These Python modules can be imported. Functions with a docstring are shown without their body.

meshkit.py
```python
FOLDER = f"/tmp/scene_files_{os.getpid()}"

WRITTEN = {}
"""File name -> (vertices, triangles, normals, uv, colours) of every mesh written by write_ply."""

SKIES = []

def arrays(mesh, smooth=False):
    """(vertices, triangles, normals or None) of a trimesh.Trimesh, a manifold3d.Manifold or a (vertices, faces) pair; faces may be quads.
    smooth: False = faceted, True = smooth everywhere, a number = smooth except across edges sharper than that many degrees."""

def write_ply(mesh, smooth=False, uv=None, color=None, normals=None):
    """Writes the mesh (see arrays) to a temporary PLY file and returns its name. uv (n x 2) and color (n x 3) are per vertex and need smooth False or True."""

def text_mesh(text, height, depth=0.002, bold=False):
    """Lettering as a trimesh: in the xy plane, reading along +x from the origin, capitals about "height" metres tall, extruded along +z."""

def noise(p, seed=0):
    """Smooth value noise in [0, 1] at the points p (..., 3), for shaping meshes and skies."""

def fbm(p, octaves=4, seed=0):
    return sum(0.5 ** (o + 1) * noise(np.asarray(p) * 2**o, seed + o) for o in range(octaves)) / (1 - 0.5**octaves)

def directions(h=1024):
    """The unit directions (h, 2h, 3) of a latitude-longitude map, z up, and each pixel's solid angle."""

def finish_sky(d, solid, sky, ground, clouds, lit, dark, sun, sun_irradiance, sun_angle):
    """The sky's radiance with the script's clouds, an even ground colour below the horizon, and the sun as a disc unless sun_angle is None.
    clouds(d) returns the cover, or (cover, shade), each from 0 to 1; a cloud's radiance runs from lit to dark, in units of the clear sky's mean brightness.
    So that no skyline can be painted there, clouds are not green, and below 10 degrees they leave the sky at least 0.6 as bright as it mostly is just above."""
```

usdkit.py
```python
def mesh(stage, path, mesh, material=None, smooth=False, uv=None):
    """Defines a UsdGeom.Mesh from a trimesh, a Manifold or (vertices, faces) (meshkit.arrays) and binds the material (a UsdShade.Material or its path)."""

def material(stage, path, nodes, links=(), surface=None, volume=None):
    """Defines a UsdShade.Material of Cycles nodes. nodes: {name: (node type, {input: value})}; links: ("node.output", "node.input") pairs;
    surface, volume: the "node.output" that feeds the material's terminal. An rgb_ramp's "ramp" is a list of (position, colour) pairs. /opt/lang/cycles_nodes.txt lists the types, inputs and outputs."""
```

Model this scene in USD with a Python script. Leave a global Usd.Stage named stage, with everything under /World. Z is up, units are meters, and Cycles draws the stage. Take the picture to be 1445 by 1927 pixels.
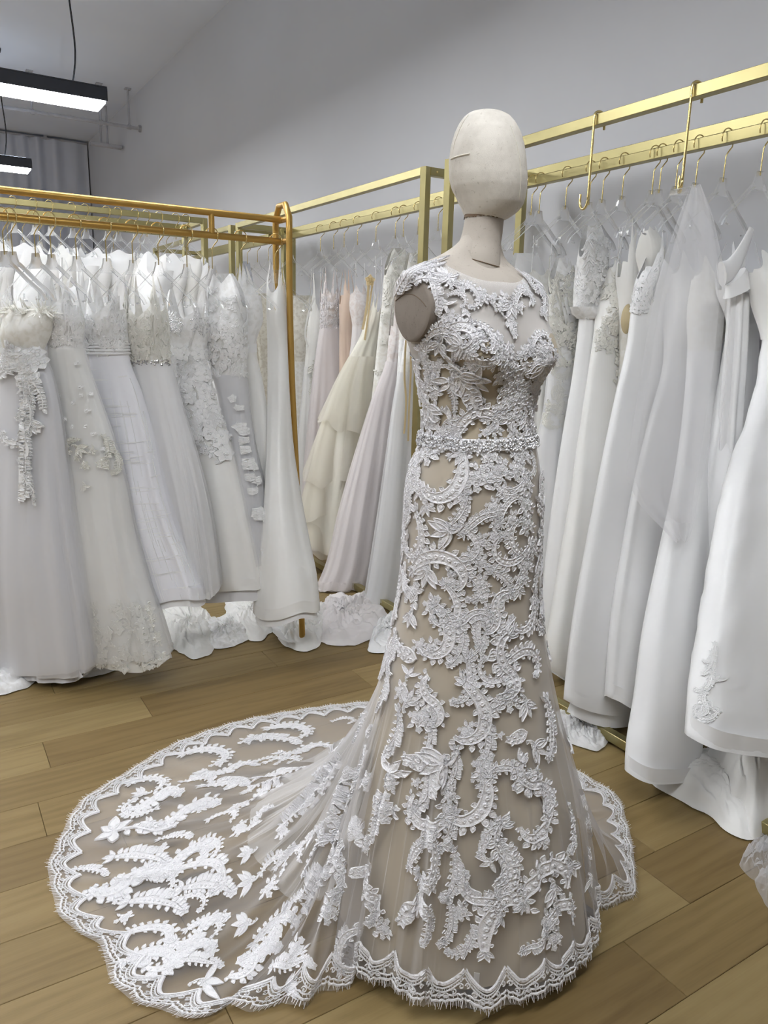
import math, random
import numpy as np, trimesh, usdkit, meshkit
from pxr import Usd, UsdGeom, UsdLux, Gf, Sdf

stage = Usd.Stage.CreateInMemory()
UsdGeom.SetStageUpAxis(stage, UsdGeom.Tokens.z)
UsdGeom.SetStageMetersPerUnit(stage, 1.0)
UsdGeom.Xform.Define(stage, '/World')

# ---------------------------------------------------------------- camera, exposure
W, H, CX, CY, FPX, EYE = 1445, 1927, 722.5, 963.5, 1428.0, 1.40
_y = np.array([-899., 356., -FPX]); _y /= np.linalg.norm(_y)
_x = np.array([2378., 273., -FPX]); _x -= _y * (_x @ _y); _x /= np.linalg.norm(_x)
ROT = np.stack([_x, _y, np.cross(_x, _y)])
CAM = np.array([0, 0, EYE])
cam = UsdGeom.Camera.Define(stage, '/World/camera')
_m = np.eye(4); _m[:3, :3] = ROT.T; _m[3, :3] = CAM
UsdGeom.Xformable(cam).AddTransformOp().Set(Gf.Matrix4d(_m.tolist()))
cam.CreateHorizontalApertureAttr(36.0); cam.CreateVerticalApertureAttr(36.0 * H / W)
cam.CreateFocalLengthAttr(36.0 * FPX / W); cam.CreateClippingRangeAttr(Gf.Vec2f(0.05, 100))
EXPOSURE = 0.02
cam.CreateExposureAttr(EXPOSURE)
LAMP = 26.0          # radiance of the pendant lamps' diffusers

def ray(u, v):
    d = ROT @ np.array([u - CX, -(v - CY), -FPX]); return d / np.linalg.norm(d)
def onz(u, v, z=0.0):
    d = ray(u, v); return CAM + d * (z - EYE) / d[2]
def onx(u, v, x):
    d = ray(u, v); return CAM + d * x / d[0]
def ony(u, v, y):
    d = ray(u, v); return CAM + d * y / d[1]
def proj(p):
    q = (np.asarray(p, float) - CAM) @ ROT
    return np.stack([CX - FPX * q[..., 0] / q[..., 2], CY + FPX * q[..., 1] / q[..., 2]], -1)

# ---------------------------------------------------------------- naming helpers
USED = {}
def numbered(parent, name):
    k = (parent, name); n = USED.get(k, 0); USED[k] = n + 1
    return name if n == 0 else f'{name}_{n:03d}'
def tag(p, label=None, cat=None, group=None, kind=None):
    p = p.GetPrim() if hasattr(p, 'GetPrim') else p
    for k, v in (('label', label), ('category', cat), ('group', group), ('kind', kind)):
        if v: p.SetCustomDataByKey(k, v)
    return p
def path_of(p):
    return '/World' if p is None else str((p.GetPrim() if hasattr(p, 'GetPrim') else p).GetPath())
def thing(name, label=None, cat=None, group=None, loc=(0, 0, 0), rotz=0, kind=None):
    x = UsdGeom.Xform.Define(stage, '/World/' + numbered('/World', name))
    x.AddTranslateOp().Set(Gf.Vec3d(*map(float, loc))); x.AddRotateZOp().Set(float(rotz))
    return tag(x, label, cat, group, kind)
def part(name, m, mat, parent=None, smooth=False, uv=None, label=None, kind=None, origin=None):
    par = path_of(parent)
    if isinstance(m, (tuple, list)):
        v, f = np.asarray(m[0], float), np.asarray(m[1], int)
        if origin is not None: v = v - np.asarray(origin, float)
        m = (v, f)
    g = usdkit.mesh(stage, par + '/' + numbered(par, name), m, MAT[mat], smooth=smooth, uv=uv)
    return tag(g, label, kind=kind)
def dup(src, loc, rotz, label=None, group=None):
    was = dict(src.GetCustomData())
    base = src.GetName()
    if base[-4:-3] == '_' and base[-3:].isdigit(): base = base[:-4]
    r = thing(base, label or was.get('label'), was.get('category'), group or was.get('group'), loc, rotz)
    r.GetReferences().AddInternalReference(src.GetPath()); r.SetInstanceable(True)
    return r

# ---------------------------------------------------------------- materials
MAT = {}
def mat(name, nodes, links=(), surface='p.BSDF', **k):
    MAT[name] = usdkit.material(stage, '/World/Looks/' + name, nodes, links, surface=surface, **k)
UsdGeom.Scope.Define(stage, '/World/Looks')
def plain(name, col, rough=0.5, metal=0.0, bump=0.0, bscale=300, vary=0.0, vscale=4, spec=0.5, sheen=0.0, **extra):
    p = {'base_color': col, 'roughness': rough, 'metallic': metal, 'specular_ior_level': spec, **extra}
    if sheen: p['sheen_weight'] = sheen
    n = {'p': ('principled_bsdf', p)}; l = []
    if bump or vary: n['g'] = ('geometry', {})
    if bump:
        n['n'] = ('noise_texture', {'scale': bscale, 'detail': 3}); n['b'] = ('bump', {'strength': bump, 'distance': 0.002})
        l += [('g.position', 'n.vector'), ('n.fac', 'b.height'), ('b.normal', 'p.normal')]
    if vary:
        c = np.array(col, float)
        n['v'] = ('noise_texture', {'scale': vscale, 'detail': 5}); n['r'] = ('rgb_ramp', {'ramp': [(0.3, tuple(c * (1 - vary))), (0.7, tuple(np.minimum(c * (1 + vary * .5), .95)))]})
        l += [('g.position', 'v.vector'), ('v.fac', 'r.fac'), ('r.color', 'p.base_color')]
    mat(name, n, l)
def cloth(name, col, rough=0.6, bump=0.15, bscale=900, trans=0.15, sheen=0.2, spec=0.3, vary=0.03, bdist=0.001):
    c = np.array(col, float)
    mat(name, {'g': ('geometry', {}), 'n': ('noise_texture', {'scale': bscale, 'detail': 2}), 'b': ('bump', {'strength': bump, 'distance': bdist}),
               'v': ('noise_texture', {'scale': 6, 'detail': 3}), 'r': ('rgb_ramp', {'ramp': [(0.3, tuple(c * (1 - vary))), (0.7, tuple(np.minimum(c * (1 + vary), .93)))]}),
               'p': ('principled_bsdf', {'roughness': rough, 'sheen_weight': sheen, 'specular_ior_level': spec}),
               't': ('translucent_bsdf', {'color': col}), 'm': ('mix_closure', {'fac': trans})},
        [('g.position', 'n.vector'), ('n.fac', 'b.height'), ('b.normal', 'p.normal'), ('g.position', 'v.vector'), ('v.fac', 'r.fac'), ('r.color', 'p.base_color'),
         ('p.BSDF', 'm.closure1'), ('t.BSDF', 'm.closure2')], surface='m.closure')
def sheer(name, col, lo=0.3, hi=0.9, trans=0.35, fine=0.0):
    """net: a share of thread over clear, denser where the net is seen edge-on"""
    n = {'d': ('diffuse_bsdf', {'color': col}), 't': ('translucent_bsdf', {'color': col}), 'c': ('mix_closure', {'fac': trans}),
         'x': ('transparent_bsdf', {'color': (1, 1, 1)}), 'w': ('layer_weight', {'blend': 0.3}),
         'f': ('map_range', {'from_min': 0.0, 'from_max': 1.0, 'to_min': lo, 'to_max': hi}), 'm': ('mix_closure', {})}
    l = [('d.BSDF', 'c.closure1'), ('t.BSDF', 'c.closure2'), ('w.facing', 'f.value'), ('f.result', 'm.fac'), ('x.BSDF', 'm.closure1'), ('c.closure', 'm.closure2')]
    mat(name, n, l, surface='m.closure')

plain('wall_paint', (0.63, 0.635, 0.66), 0.8, bump=0.05, bscale=120, vary=0.03, vscale=1.2)
plain('ceiling_paint', (0.78, 0.83, 0.95), 0.85, bump=0.05, bscale=80, vary=0.04, vscale=0.8)
plain('wall_grey', (0.30, 0.30, 0.31), 0.8, vary=0.04, vscale=1.0)
plain('gold_square', (0.44, 0.385, 0.185), 0.34, metal=0.85, bump=0.02, bscale=200, vary=0.06, vscale=9)
plain('gold_round', (0.52, 0.32, 0.085), 0.38, metal=0.75, vary=0.06, vscale=12)
plain('brass', (0.78, 0.62, 0.28), 0.22, metal=1.0)
plain('steel', (0.6, 0.6, 0.62), 0.3, metal=1.0)
plain('black_metal', (0.035, 0.038, 0.05), 0.45, vary=0.1, vscale=20)
plain('cable', (0.02, 0.02, 0.022), 0.6)
plain('grey_pipe', (0.46, 0.46, 0.50), 0.5, vary=0.15, vscale=15)
mat('lamp_uplight', {'e': ('emission', {'color': (0.74, 0.86, 1.0), 'strength': LAMP * .16})}, surface='e.emission')
mat('lamp_diffuser', {'e': ('emission', {'color': (0.97, 0.985, 1.0), 'strength': LAMP})}, surface='e.emission')
# acrylic: clear, with a glossy edge
mat('acrylic', {'x': ('transparent_bsdf', {'color': (1, 1, 1)}), 'd': ('diffuse_bsdf', {'color': (.86, .87, .88)}), 'gd': ('mix_closure', {'fac': .45}), 'g': ('glossy_bsdf', {'color': (1, 1, 1), 'roughness': 0.06}),
                'f': ('fresnel', {'IOR': 1.5}), 'q': ('math', {'math_type': 'multiply_add', 'value2': 1.3, 'value3': 0.07}), 'm': ('mix_closure', {})},
    [('f.fac', 'q.value1'), ('q.value', 'm.fac'), ('x.BSDF', 'm.closure1'), ('g.BSDF', 'gd.closure1'), ('d.BSDF', 'gd.closure2'), ('gd.closure', 'm.closure2')], surface='m.closure')
# oak planks: grain along x, each plank shifted by its own random number
for k, (a, b, c) in enumerate([((.235, .150, .066), (.345, .232, .112), (.42, .295, .155)), ((.185, .113, .048), (.27, .175, .080), (.33, .222, .108)),
                               ((.27, .180, .085), (.375, .26, .132), (.45, .325, .178)), ((.21, .133, .058), (.31, .206, .097), (.37, .26, .132))]):
    a, b, c = (tuple(np.array(q) * (.70, .725, .615)) for q in (a, b, c))
    mat(f'oak_{k}', {'g': ('geometry', {}), 'o': ('object_info', {}), 'mu': ('math', {'math_type': 'multiply', 'value2': 37.0}), 'cb': ('combine_xyz', {}),
        'ad': ('mapping', {'mapping_type': 'point', 'scale': (1.0, 7.0, 1.0)}), 's1': ('mix_vector', {'fac': 0.5, 'use_clamp': False}),
        'n1': ('noise_texture', {'scale': 3.0, 'detail': 6, 'roughness': 0.62, 'distortion': 0.7}),
        'wv': ('wave_texture', {'wave_type': 'bands', 'bands_direction': 'y', 'scale': 2.2, 'distortion': 9.0, 'detail': 3, 'detail_scale': 1.4}),
        'fn': ('noise_texture', {'scale': 26.0, 'detail': 4}), 'fm': ('mapping', {'scale': (0.6, 22.0, 1.0)}),
        'a1': ('mix_float', {'fac': 0.12}), 'a2': ('mix_float', {'fac': 0.18}),
        'r': ('rgb_ramp', {'ramp': [(0.25, a), (0.5, b), (0.78, c)]}), 'b': ('bump', {'strength': 0.12, 'distance': 0.001}),
        'p': ('principled_bsdf', {'roughness': 0.5, 'specular_ior_level': 0.3})},
        [('o.random', 'mu.value1'), ('mu.value', 'cb.x'), ('mu.value', 'cb.z'), ('g.position', 's1.a'), ('cb.vector', 's1.b'), ('s1.result', 'ad.vector'),
         ('ad.vector', 'n1.vector'), ('ad.vector', 'wv.vector'), ('s1.result', 'fm.vector'), ('fm.vector', 'fn.vector'),
         ('n1.fac', 'a1.a'), ('wv.fac', 'a1.b'), ('a1.result', 'a2.a'), ('fn.fac', 'a2.b'), ('a2.result', 'r.fac'), ('r.color', 'p.base_color'), ('a2.result', 'b.height'), ('b.normal', 'p.normal')])
# mannequin canvas
def canvas(name, c, stain):
    c, stain = np.array(c), np.array(stain)
    mat(name, {'g': ('geometry', {}), 'n': ('noise_texture', {'scale': 9, 'detail': 6, 'roughness': 0.65}), 'r': ('rgb_ramp', {'ramp': [(0.34, tuple(stain)), (0.56, tuple(c))]}),
        'sp': ('noise_texture', {'scale': 150, 'detail': 2}), 'sr': ('rgb_ramp', {'ramp': [(0.27, (.72, .7, .66)), (0.36, (1, 1, 1))]}), 'mx': ('mix', {'mix_type': 'multiply', 'fac': 0.6}),
        'w': ('noise_texture', {'scale': 700, 'detail': 2}), 'b': ('bump', {'strength': 0.25, 'distance': 0.001}), 'p': ('principled_bsdf', {'roughness': 0.85, 'specular_ior_level': 0.15})},
        [('g.position', 'n.vector'), ('n.fac', 'r.fac'), ('g.position', 'sp.vector'), ('sp.fac', 'sr.fac'), ('r.color', 'mx.color1'), ('sr.color', 'mx.color2'), ('mx.color', 'p.base_color'),
         ('g.position', 'w.vector'), ('w.fac', 'b.height'), ('b.normal', 'p.normal')])
canvas('head_canvas', (.68, .645, .585), (.54, .505, .45))
canvas('body_canvas', (.50, .455, .40), (.42, .375, .325))
canvas('plate_canvas', (.26, .225, .195), (.21, .18, .155))
plain('seam_brown', (.16, .11, .07), 0.9)
plain('seam_pale', (.7, .66, .58), 0.9)
# fabrics
cloth('nude_satin', (.50, .43, .32), rough=0.42, trans=0.05, spec=0.4, vary=0.05)
cloth('lace_thread', (.89, .88, .90), rough=0.8, bump=0.9, bscale=330, bdist=.0028, trans=0.12, spec=0.2)
cloth('lace_petal', (.93, .93, .935), rough=0.75, bump=0.25, bscale=500, trans=0.08, spec=0.2)
cloth('lace_blush', (.86, .83, .84), rough=0.8, bump=0.5, bscale=700, trans=0.12, spec=0.2)
cloth('lace_ivory', (.86, .85, .80), rough=0.8, bump=0.5, bscale=700, trans=0.15, spec=0.2)
sheer('tulle', (.90, .88, .88), 0.16, 0.70, 0.4)
sheer('yoke_net', (.84, .82, .81), 0.50, 0.85, 0.25)
sheer('underlayer_net', (.88, .865, .84), 0.34, 0.80, 0.3)
sheer('veil_net', (.92, .92, .94), 0.28, 0.80, 0.45)
sheer('grey_net', (.92, .92, .93), 0.30, 0.85, 0.45)
sheer('cream_net', (.93, .90, .82), 0.55, 0.85, 0.45)
sheer('blush_net', (.90, .86, .86), 0.40, 0.85, 0.45)
cloth('satin_white', (.925, .925, .93), rough=0.38, trans=0.06, spec=0.45, bump=0.04)
cloth('satin_ivory', (.925, .915, .885), rough=0.40, trans=0.06, spec=0.45, bump=0.04)
cloth('crepe_white', (.93, .93, .93), rough=0.6, trans=0.08)
cloth('tulle_white', (.925, .925, .93), rough=0.85, trans=0.15, bump=0.3)
cloth('tulle_grey', (.80, .80, .82), rough=0.85, trans=0.15, bump=0.3)
cloth('tulle_ivory', (.92, .91, .875), rough=0.85, trans=0.15, bump=0.3)
cloth('tulle_blush', (.91, .87, .865), rough=0.85, trans=0.15, bump=0.3)
cloth('tulle_champagne', (.93, .89, .79), rough=0.8, trans=0.15, bump=0.2)
cloth('peach_silk', (.82, .66, .54), rough=0.6, trans=0.2)
cloth('yellow_ribbon', (.90, .75, .46), rough=0.5, trans=0.2)
cloth('nude_cup', (.62, .52, .32), rough=0.6, trans=0.1)
cloth('silver_satin', (.72, .74, .80), rough=0.4, trans=0.1)
def lacework(name, col, ground, scale=55):
    """all-over embroidered net too small to pick motifs from: thread where the cells are, ground between, in relief"""
    mat(name, {'g': ('geometry', {}), 'd': ('noise_texture', {'scale': 22, 'detail': 3}), 'mv': ('mix_vector', {'fac': 0.05}), 'v': ('voronoi_texture', {'scale': scale, 'feature': 'smooth_f1'}),
        'n': ('noise_texture', {'scale': 34, 'detail': 4, 'roughness': .6}), 'ad': ('mix_float', {'fac': 0.6}), 'r': ('rgb_ramp', {'ramp': [(0.40, ground), (0.52, col)]}),
        'b': ('bump', {'strength': 0.6, 'distance': 0.003}), 'p': ('principled_bsdf', {'roughness': 0.8, 'specular_ior_level': 0.2}), 't': ('translucent_bsdf', {'color': col}), 'm': ('mix_closure', {'fac': 0.08})},
        [('g.position', 'd.vector'), ('g.position', 'mv.a'), ('d.color', 'mv.b'), ('mv.result', 'v.vector'), ('mv.result', 'n.vector'), ('v.distance', 'ad.a'), ('n.fac', 'ad.b'), ('ad.result', 'r.fac'), ('r.color', 'p.base_color'),
         ('ad.result', 'b.height'), ('b.normal', 'p.normal'), ('p.BSDF', 'm.closure1'), ('t.BSDF', 'm.closure2')], surface='m.closure')
lacework('lacework_white', (.92, .92, .92), (.83, .825, .81))
lacework('lacework_ivory', (.91, .90, .86), (.83, .81, .75))
lacework('lacework_blush', (.87, .83, .82), (.78, .71, .68))
lacework('lacework_coat', (.82, .79, .71), (.69, .65, .56))
def sparkle(name, col, density=420):
    mat(name, {'g': ('geometry', {}), 'v': ('voronoi_texture', {'scale': density}), 's': ('map_range', {'from_min': 0.10, 'from_max': 0.16, 'to_min': 1.0, 'to_max': 0.0, 'clamp': True}),
        'wn': ('noise_texture', {'scale': 60, 'detail': 1}), 'th': ('math', {'math_type': 'greater_than', 'value2': 0.60}), 'mu': ('math', {'math_type': 'multiply'}),
        'p': ('principled_bsdf', {'base_color': col, 'roughness': 0.75, 'sheen_weight': 0.2}), 'gl': ('glossy_bsdf', {'color': (1, 1, 1), 'roughness': 0.25}), 'm': ('mix_closure', {})},
        [('g.position', 'v.vector'), ('v.distance', 's.value'), ('g.position', 'wn.vector'), ('wn.fac', 'th.value1'), ('s.result', 'mu.value1'), ('th.value', 'mu.value2'), ('mu.value', 'm.fac'),
         ('p.BSDF', 'm.closure1'), ('gl.BSDF', 'm.closure2')], surface='m.closure')
sparkle('glitter_grey', (.71, .71, .735)); sparkle('glitter_white', (.85, .85, .89))
plain('crystal', (.80, .80, .82), 0.22, metal=0.35)
plain('crystal_dark', (.45, .44, .44), 0.2, metal=0.5)
plain('plate_steel', (.25, .25, .26), 0.4, metal=0.9)
plain('curtain', (.63, .66, .75), 0.85, vary=0.08, vscale=2)

# ---------------------------------------------------------------- mesh helpers
def smoothstep(x): x = np.clip(x, 0, 1); return x * x * (3 - 2 * x)
def join(ms):
    V, F, n = [], [], 0
    for v, f in ms:
        V.append(np.asarray(v, float)); F.append(np.asarray(f, int) + n); n += len(v)
    return np.vstack(V), np.vstack(F)
def box(x0, x1, y0, y1, z0, z1, bev=0.0):
    if bev <= 0:
        b = trimesh.creation.box(extents=(x1 - x0, y1 - y0, z1 - z0)); b.apply_translation(((x0 + x1) / 2, (y0 + y1) / 2, (z0 + z1) / 2)); return b.vertices.copy(), b.faces.copy()
    c = []
    for sx in (0, 1):
        for sy in (0, 1):
            for sz in (0, 1):
                p = np.array([(x0, x1)[sx], (y0, y1)[sy], (z0, z1)[sz]]); s = np.array([1 - 2 * sx, 1 - 2 * sy, 1 - 2 * sz]) * bev
                for k in range(3):
                    q = p + s; q[k] = p[k]; c.append(q)
    h = trimesh.convex.convex_hull(np.array(c)); return h.vertices.copy(), h.faces.copy()
def sweep(path, prof, up=(0, 0, 1), closed=False, scale=None, channel=False):
    """profile (n x 2) swept along a path with caps"""
    P = np.asarray(path, float); prof = np.asarray(prof, float); n, m = len(P), len(prof)
    T = (np.roll(P, -1, 0) - np.roll(P, 1, 0)) if closed else np.gradient(P, axis=0)
    T /= np.maximum(np.linalg.norm(T, axis=1, keepdims=True), 1e-9)
    up = np.asarray(up, float); V = []
    a = np.cross(up, T[0]);
    if np.linalg.norm(a) < 1e-3: a = np.cross([1, .2, 0], T[0])
    for i in range(n):
        a = a - T[i] * (a @ T[i]); a /= max(np.linalg.norm(a), 1e-9)
        b = np.cross(T[i], a); s = 1 if scale is None else scale[i]
        V.append(P[i] + (prof[:, :1] * a + prof[:, 1:] * b) * s)
    V = np.vstack(V); F = []
    for i in range(n if closed else n - 1):
        j = (i + 1) % n
        for k in range(m - 1 if channel else m):
            l = (k + 1) % m; F += [(i * m + k, i * m + l, j * m + l), (i * m + k, j * m + l, j * m + k)]
    if not closed and not channel:
        F += [(0, k + 1, k) for k in range(1, m - 1)]; o = (n - 1) * m; F += [(o, o + k, o + k + 1) for k in range(1, m - 1)]
    return V, np.array(F)
def circ(r, n=8, ry=None):
    a = np.arange(n) * 2 * np.pi / n; return np.stack([np.cos(a) * r, np.sin(a) * (ry or r)], 1)
def tube(path, r, n=8, closed=False, scale=None): return sweep(path, circ(r, n), closed=closed, scale=scale)
def rect(w, h, b=0.0015):
    w, h = w / 2, h / 2
    return np.array([(w - b, -h), (w, -h + b), (w, h - b), (w - b, h), (-w + b, h), (-w, h - b), (-w, -h + b), (-w + b, -h)])
def bar(p, q, w, h=None): return sweep([p, q], rect(w, h or w))
def smooth_path(pts, n=40):
    from scipy.interpolate import PchipInterpolator
    P = np.asarray(pts, float); d = np.r_[0, np.cumsum(np.linalg.norm(np.diff(P, axis=0), axis=1))]
    return PchipInterpolator(d, P)(np.linspace(0, d[-1], n))
def grid_faces(nv, nu, wrap=False, flip=False):
    i, j = np.meshgrid(np.arange(nv - 1), np.arange(nu if wrap else nu - 1), indexing='ij'); j2 = (j + 1) % nu
    a, b, c, d = i * nu + j, i * nu + j2, (i + 1) * nu + j2, (i + 1) * nu + j
    F = np.vstack([np.stack([a, b, c], -1).reshape(-1, 3), np.stack([a, c, d], -1).reshape(-1, 3)])
    return F[:, ::-1] if flip else F
def blob(c, r, n=1):
    s = trimesh.creation.icosphere(n, 1.0); return s.vertices * np.asarray(r) + c, s.faces

class Surf:
    """a grid of points P[v, u] that lace and beads can be laid upon"""
    def __init__(s, P, wrap=True, flip=False):
        s.P, s.wrap = P, wrap; s.nv, s.nu = P.shape[:2]
        du = (np.roll(P, -1, 1) - np.roll(P, 1, 1)) if wrap else np.gradient(P, axis=1)
        dv = np.gradient(P, axis=0); N = np.cross(du, dv) * (-1 if flip else 1)
        s.N = N / np.maximum(np.linalg.norm(N, axis=-1, keepdims=True), 1e-9)
        s.px = proj(P); s.dist = np.linalg.norm(P - CAM, axis=-1)
        s.face = ((CAM - P) * s.N).sum(-1) > 0
    def near(s, x, y):
        d = np.hypot(s.px[..., 0] - x, s.px[..., 1] - y) + np.where(s.face, 0, 60)
        i, j = np.unravel_index(np.argmin(d), d.shape)
        c = np.argwhere(d < d[i, j] + 4)
        i, j = min(map(tuple, c), key=lambda q: s.dist[q] + d[q] * .003)
        return float(i), float(j)
    def ev(s, v, u):
        v, u = np.asarray(v, float), np.asarray(u, float)
        i = np.clip(np.floor(v), 0, s.nv - 2).astype(int); fv = (v - i)[..., None]
        if s.wrap: j0 = np.floor(u).astype(int); fu = (u - j0)[..., None]; j0 %= s.nu; j1 = (j0 + 1) % s.nu
        else: j0 = np.clip(np.floor(u), 0, s.nu - 2).astype(int); fu = (u - j0)[..., None]; j1 = j0 + 1
        g = lambda A: (A[i, j0] * (1 - fv) + A[i + 1, j0] * fv) * (1 - fu) + (A[i, j1] * (1 - fv) + A[i + 1, j1] * fv) * fu
        return g(s.P), s.N[np.clip(np.round(v).astype(int), 0, s.nv - 1), j0]
    def frame(s, v, u, h=1.0):
        return (s.ev(v, u + h)[0] - s.ev(v, u - h)[0]) / (2 * h), (s.ev(v + h, u)[0] - s.ev(v - h, u)[0]) / (2 * h), s.ev(v, u)[1]
    def lay(s, M, v, u, size, ang=None, dir3=None, off=0.0015, mirror=False, hs=1.0):
        """motif M = (verts, faces) in the unit square laid on the surface; ang is the heading seen from the front"""
        V, F = M; du, dv, n = s.frame(v, u, 1.5)
        if dir3 is None: a = math.radians(ang); dir3 = ROT @ np.array([math.cos(a), math.sin(a), 0])
        ex = dir3 - n * (dir3 @ n); ex /= np.linalg.norm(ex); ey = np.cross(n, ex) * (-1 if mirror else 1)
        x, y = V[:, 0] * size, V[:, 1] * size
        D = x[:, None] * ex + y[:, None] * ey
        G = np.array([[du @ du, du @ dv], [du @ dv, dv @ dv]]) + np.eye(2) * 1e-12
        ab = np.stack([D @ du, D @ dv], 1) @ np.linalg.inv(G)
        p, nn = s.ev(v + ab[:, 1], u + ab[:, 0])
        return p + nn * (off + V[:, 2:3] * size * hs), (F[:, ::-1] if mirror else F)

# ================================================================ the room
XW, YB, ZC, XL, YF = 2.60, 13.0, 4.12, -4.5, -3.6
def struct(name, m, material): return part(name, m, material, kind='structure')
struct('wall_right', box(XW, XW + .15, YF, YB, 0, ZC), 'wall_paint')
struct('wall_back', box(XL, XW + .15, YB, YB + .15, 0, ZC), 'wall_paint')
struct('wall_left', box(XL - .15, XL, YF, YB + .15, 0, ZC), 'wall_grey')
struct('wall_front', box(XL - .15, XW + .15, YF - .15, YF, 0, ZC), 'wall_grey')
struct('ceiling', box(XL - .15, XW + .15, YF - .15, YB + .15, ZC, ZC + .1), 'ceiling_paint')
struct('baseboard_right', box(XW - .012, XW - .0005, YF, YB, 0.0, .08), 'wall_paint')

# floor: oak planks 18 cm wide running across the room, end joints staggered
floor = thing('floor', kind='structure')
rng = random.Random(5)
PW, PL, Y0 = 0.181, 1.22, 0.995 - 0.181 * 6
fixed = {5: (1.32, {0: 3, -1: 1}), 6: (1.57, {0: 1, -1: 2}), 14: (.26, {0: 1, -1: 2}), 15: (.637, {0: 1, -1: 2})}
for r in range(-1, 27):
    y0 = Y0 + r * PW; off, tones = fixed.get(r, (rng.uniform(0, PL), {}))
    k0 = math.floor((-0.9 - off) / PL); k1 = math.ceil((XW - off) / PL)
    for k in range(k0, k1):
        x0, x1 = off + k * PL, min(off + (k + 1) * PL, XW)
        if x1 - x0 < .02: continue
        tone = tones.get(k, rng.choice([0, 0, 2, 3, 0, 3, 1]))
        v, f = box(x0 + .0005, x1 - .0005, y0 + .0005, y0 + PW - .0005, -.012, rng.uniform(-.0004, 0), .0012)
        part('plank', (v, f), f'oak_{tone}', floor)
# the floor goes on in wider fields of boards where none can be told apart
for x0, x1, y0, y1 in ((XL, XW, YF, Y0 - PW), (XL, XW, Y0 + 26 * PW + PW, YB), (XL, -2.2, Y0 - PW, Y0 + 27 * PW)):
    part('board_field', box(x0, x1, y0, y1, -.012, -.001), 'oak_0', floor, kind='stuff')
part('underlay', box(XL, XW, YF, YB, -.05, -.0125), 'oak_1', floor)

# pleated curtain along the back wall
u = np.linspace(0, 1, 300); cx = np.linspace(-3.5, XW - .02, 300)
amp = .035 * (1 + .5 * np.sin(u * 37)); wy = YB - .10 + amp * np.sin(u * 6.1 / .17 * 2 * np.pi * .8 + 2 * np.sin(u * 23))
Zs = np.linspace(ZC - .05, 0.02, 12)
P = np.stack([np.stack([cx, wy + .01 * np.sin(3 * z + u * 40), np.full(300, z)], -1) for z in Zs])
cu = thing('curtain', 'pale grey pleated curtain hanging along the far wall at left', 'curtain')
part('curtain_panel', (P.reshape(-1, 3), grid_faces(12, 300)), 'curtain', cu, smooth=True)
part('curtain_rail', tube([(-3.5, YB - .1, ZC - .04), (XW - .02, YB - .1, ZC - .04)], .012), 'grey_pipe', cu)
part('rail_bracket', box(-.02, .02, YB - .1, YB, ZC - .05, ZC - .001), 'grey_pipe', cu); part('rail_bracket', box(1.98, 2.02, YB - .1, YB, ZC - .05, ZC - .001), 'grey_pipe', cu)

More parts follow.
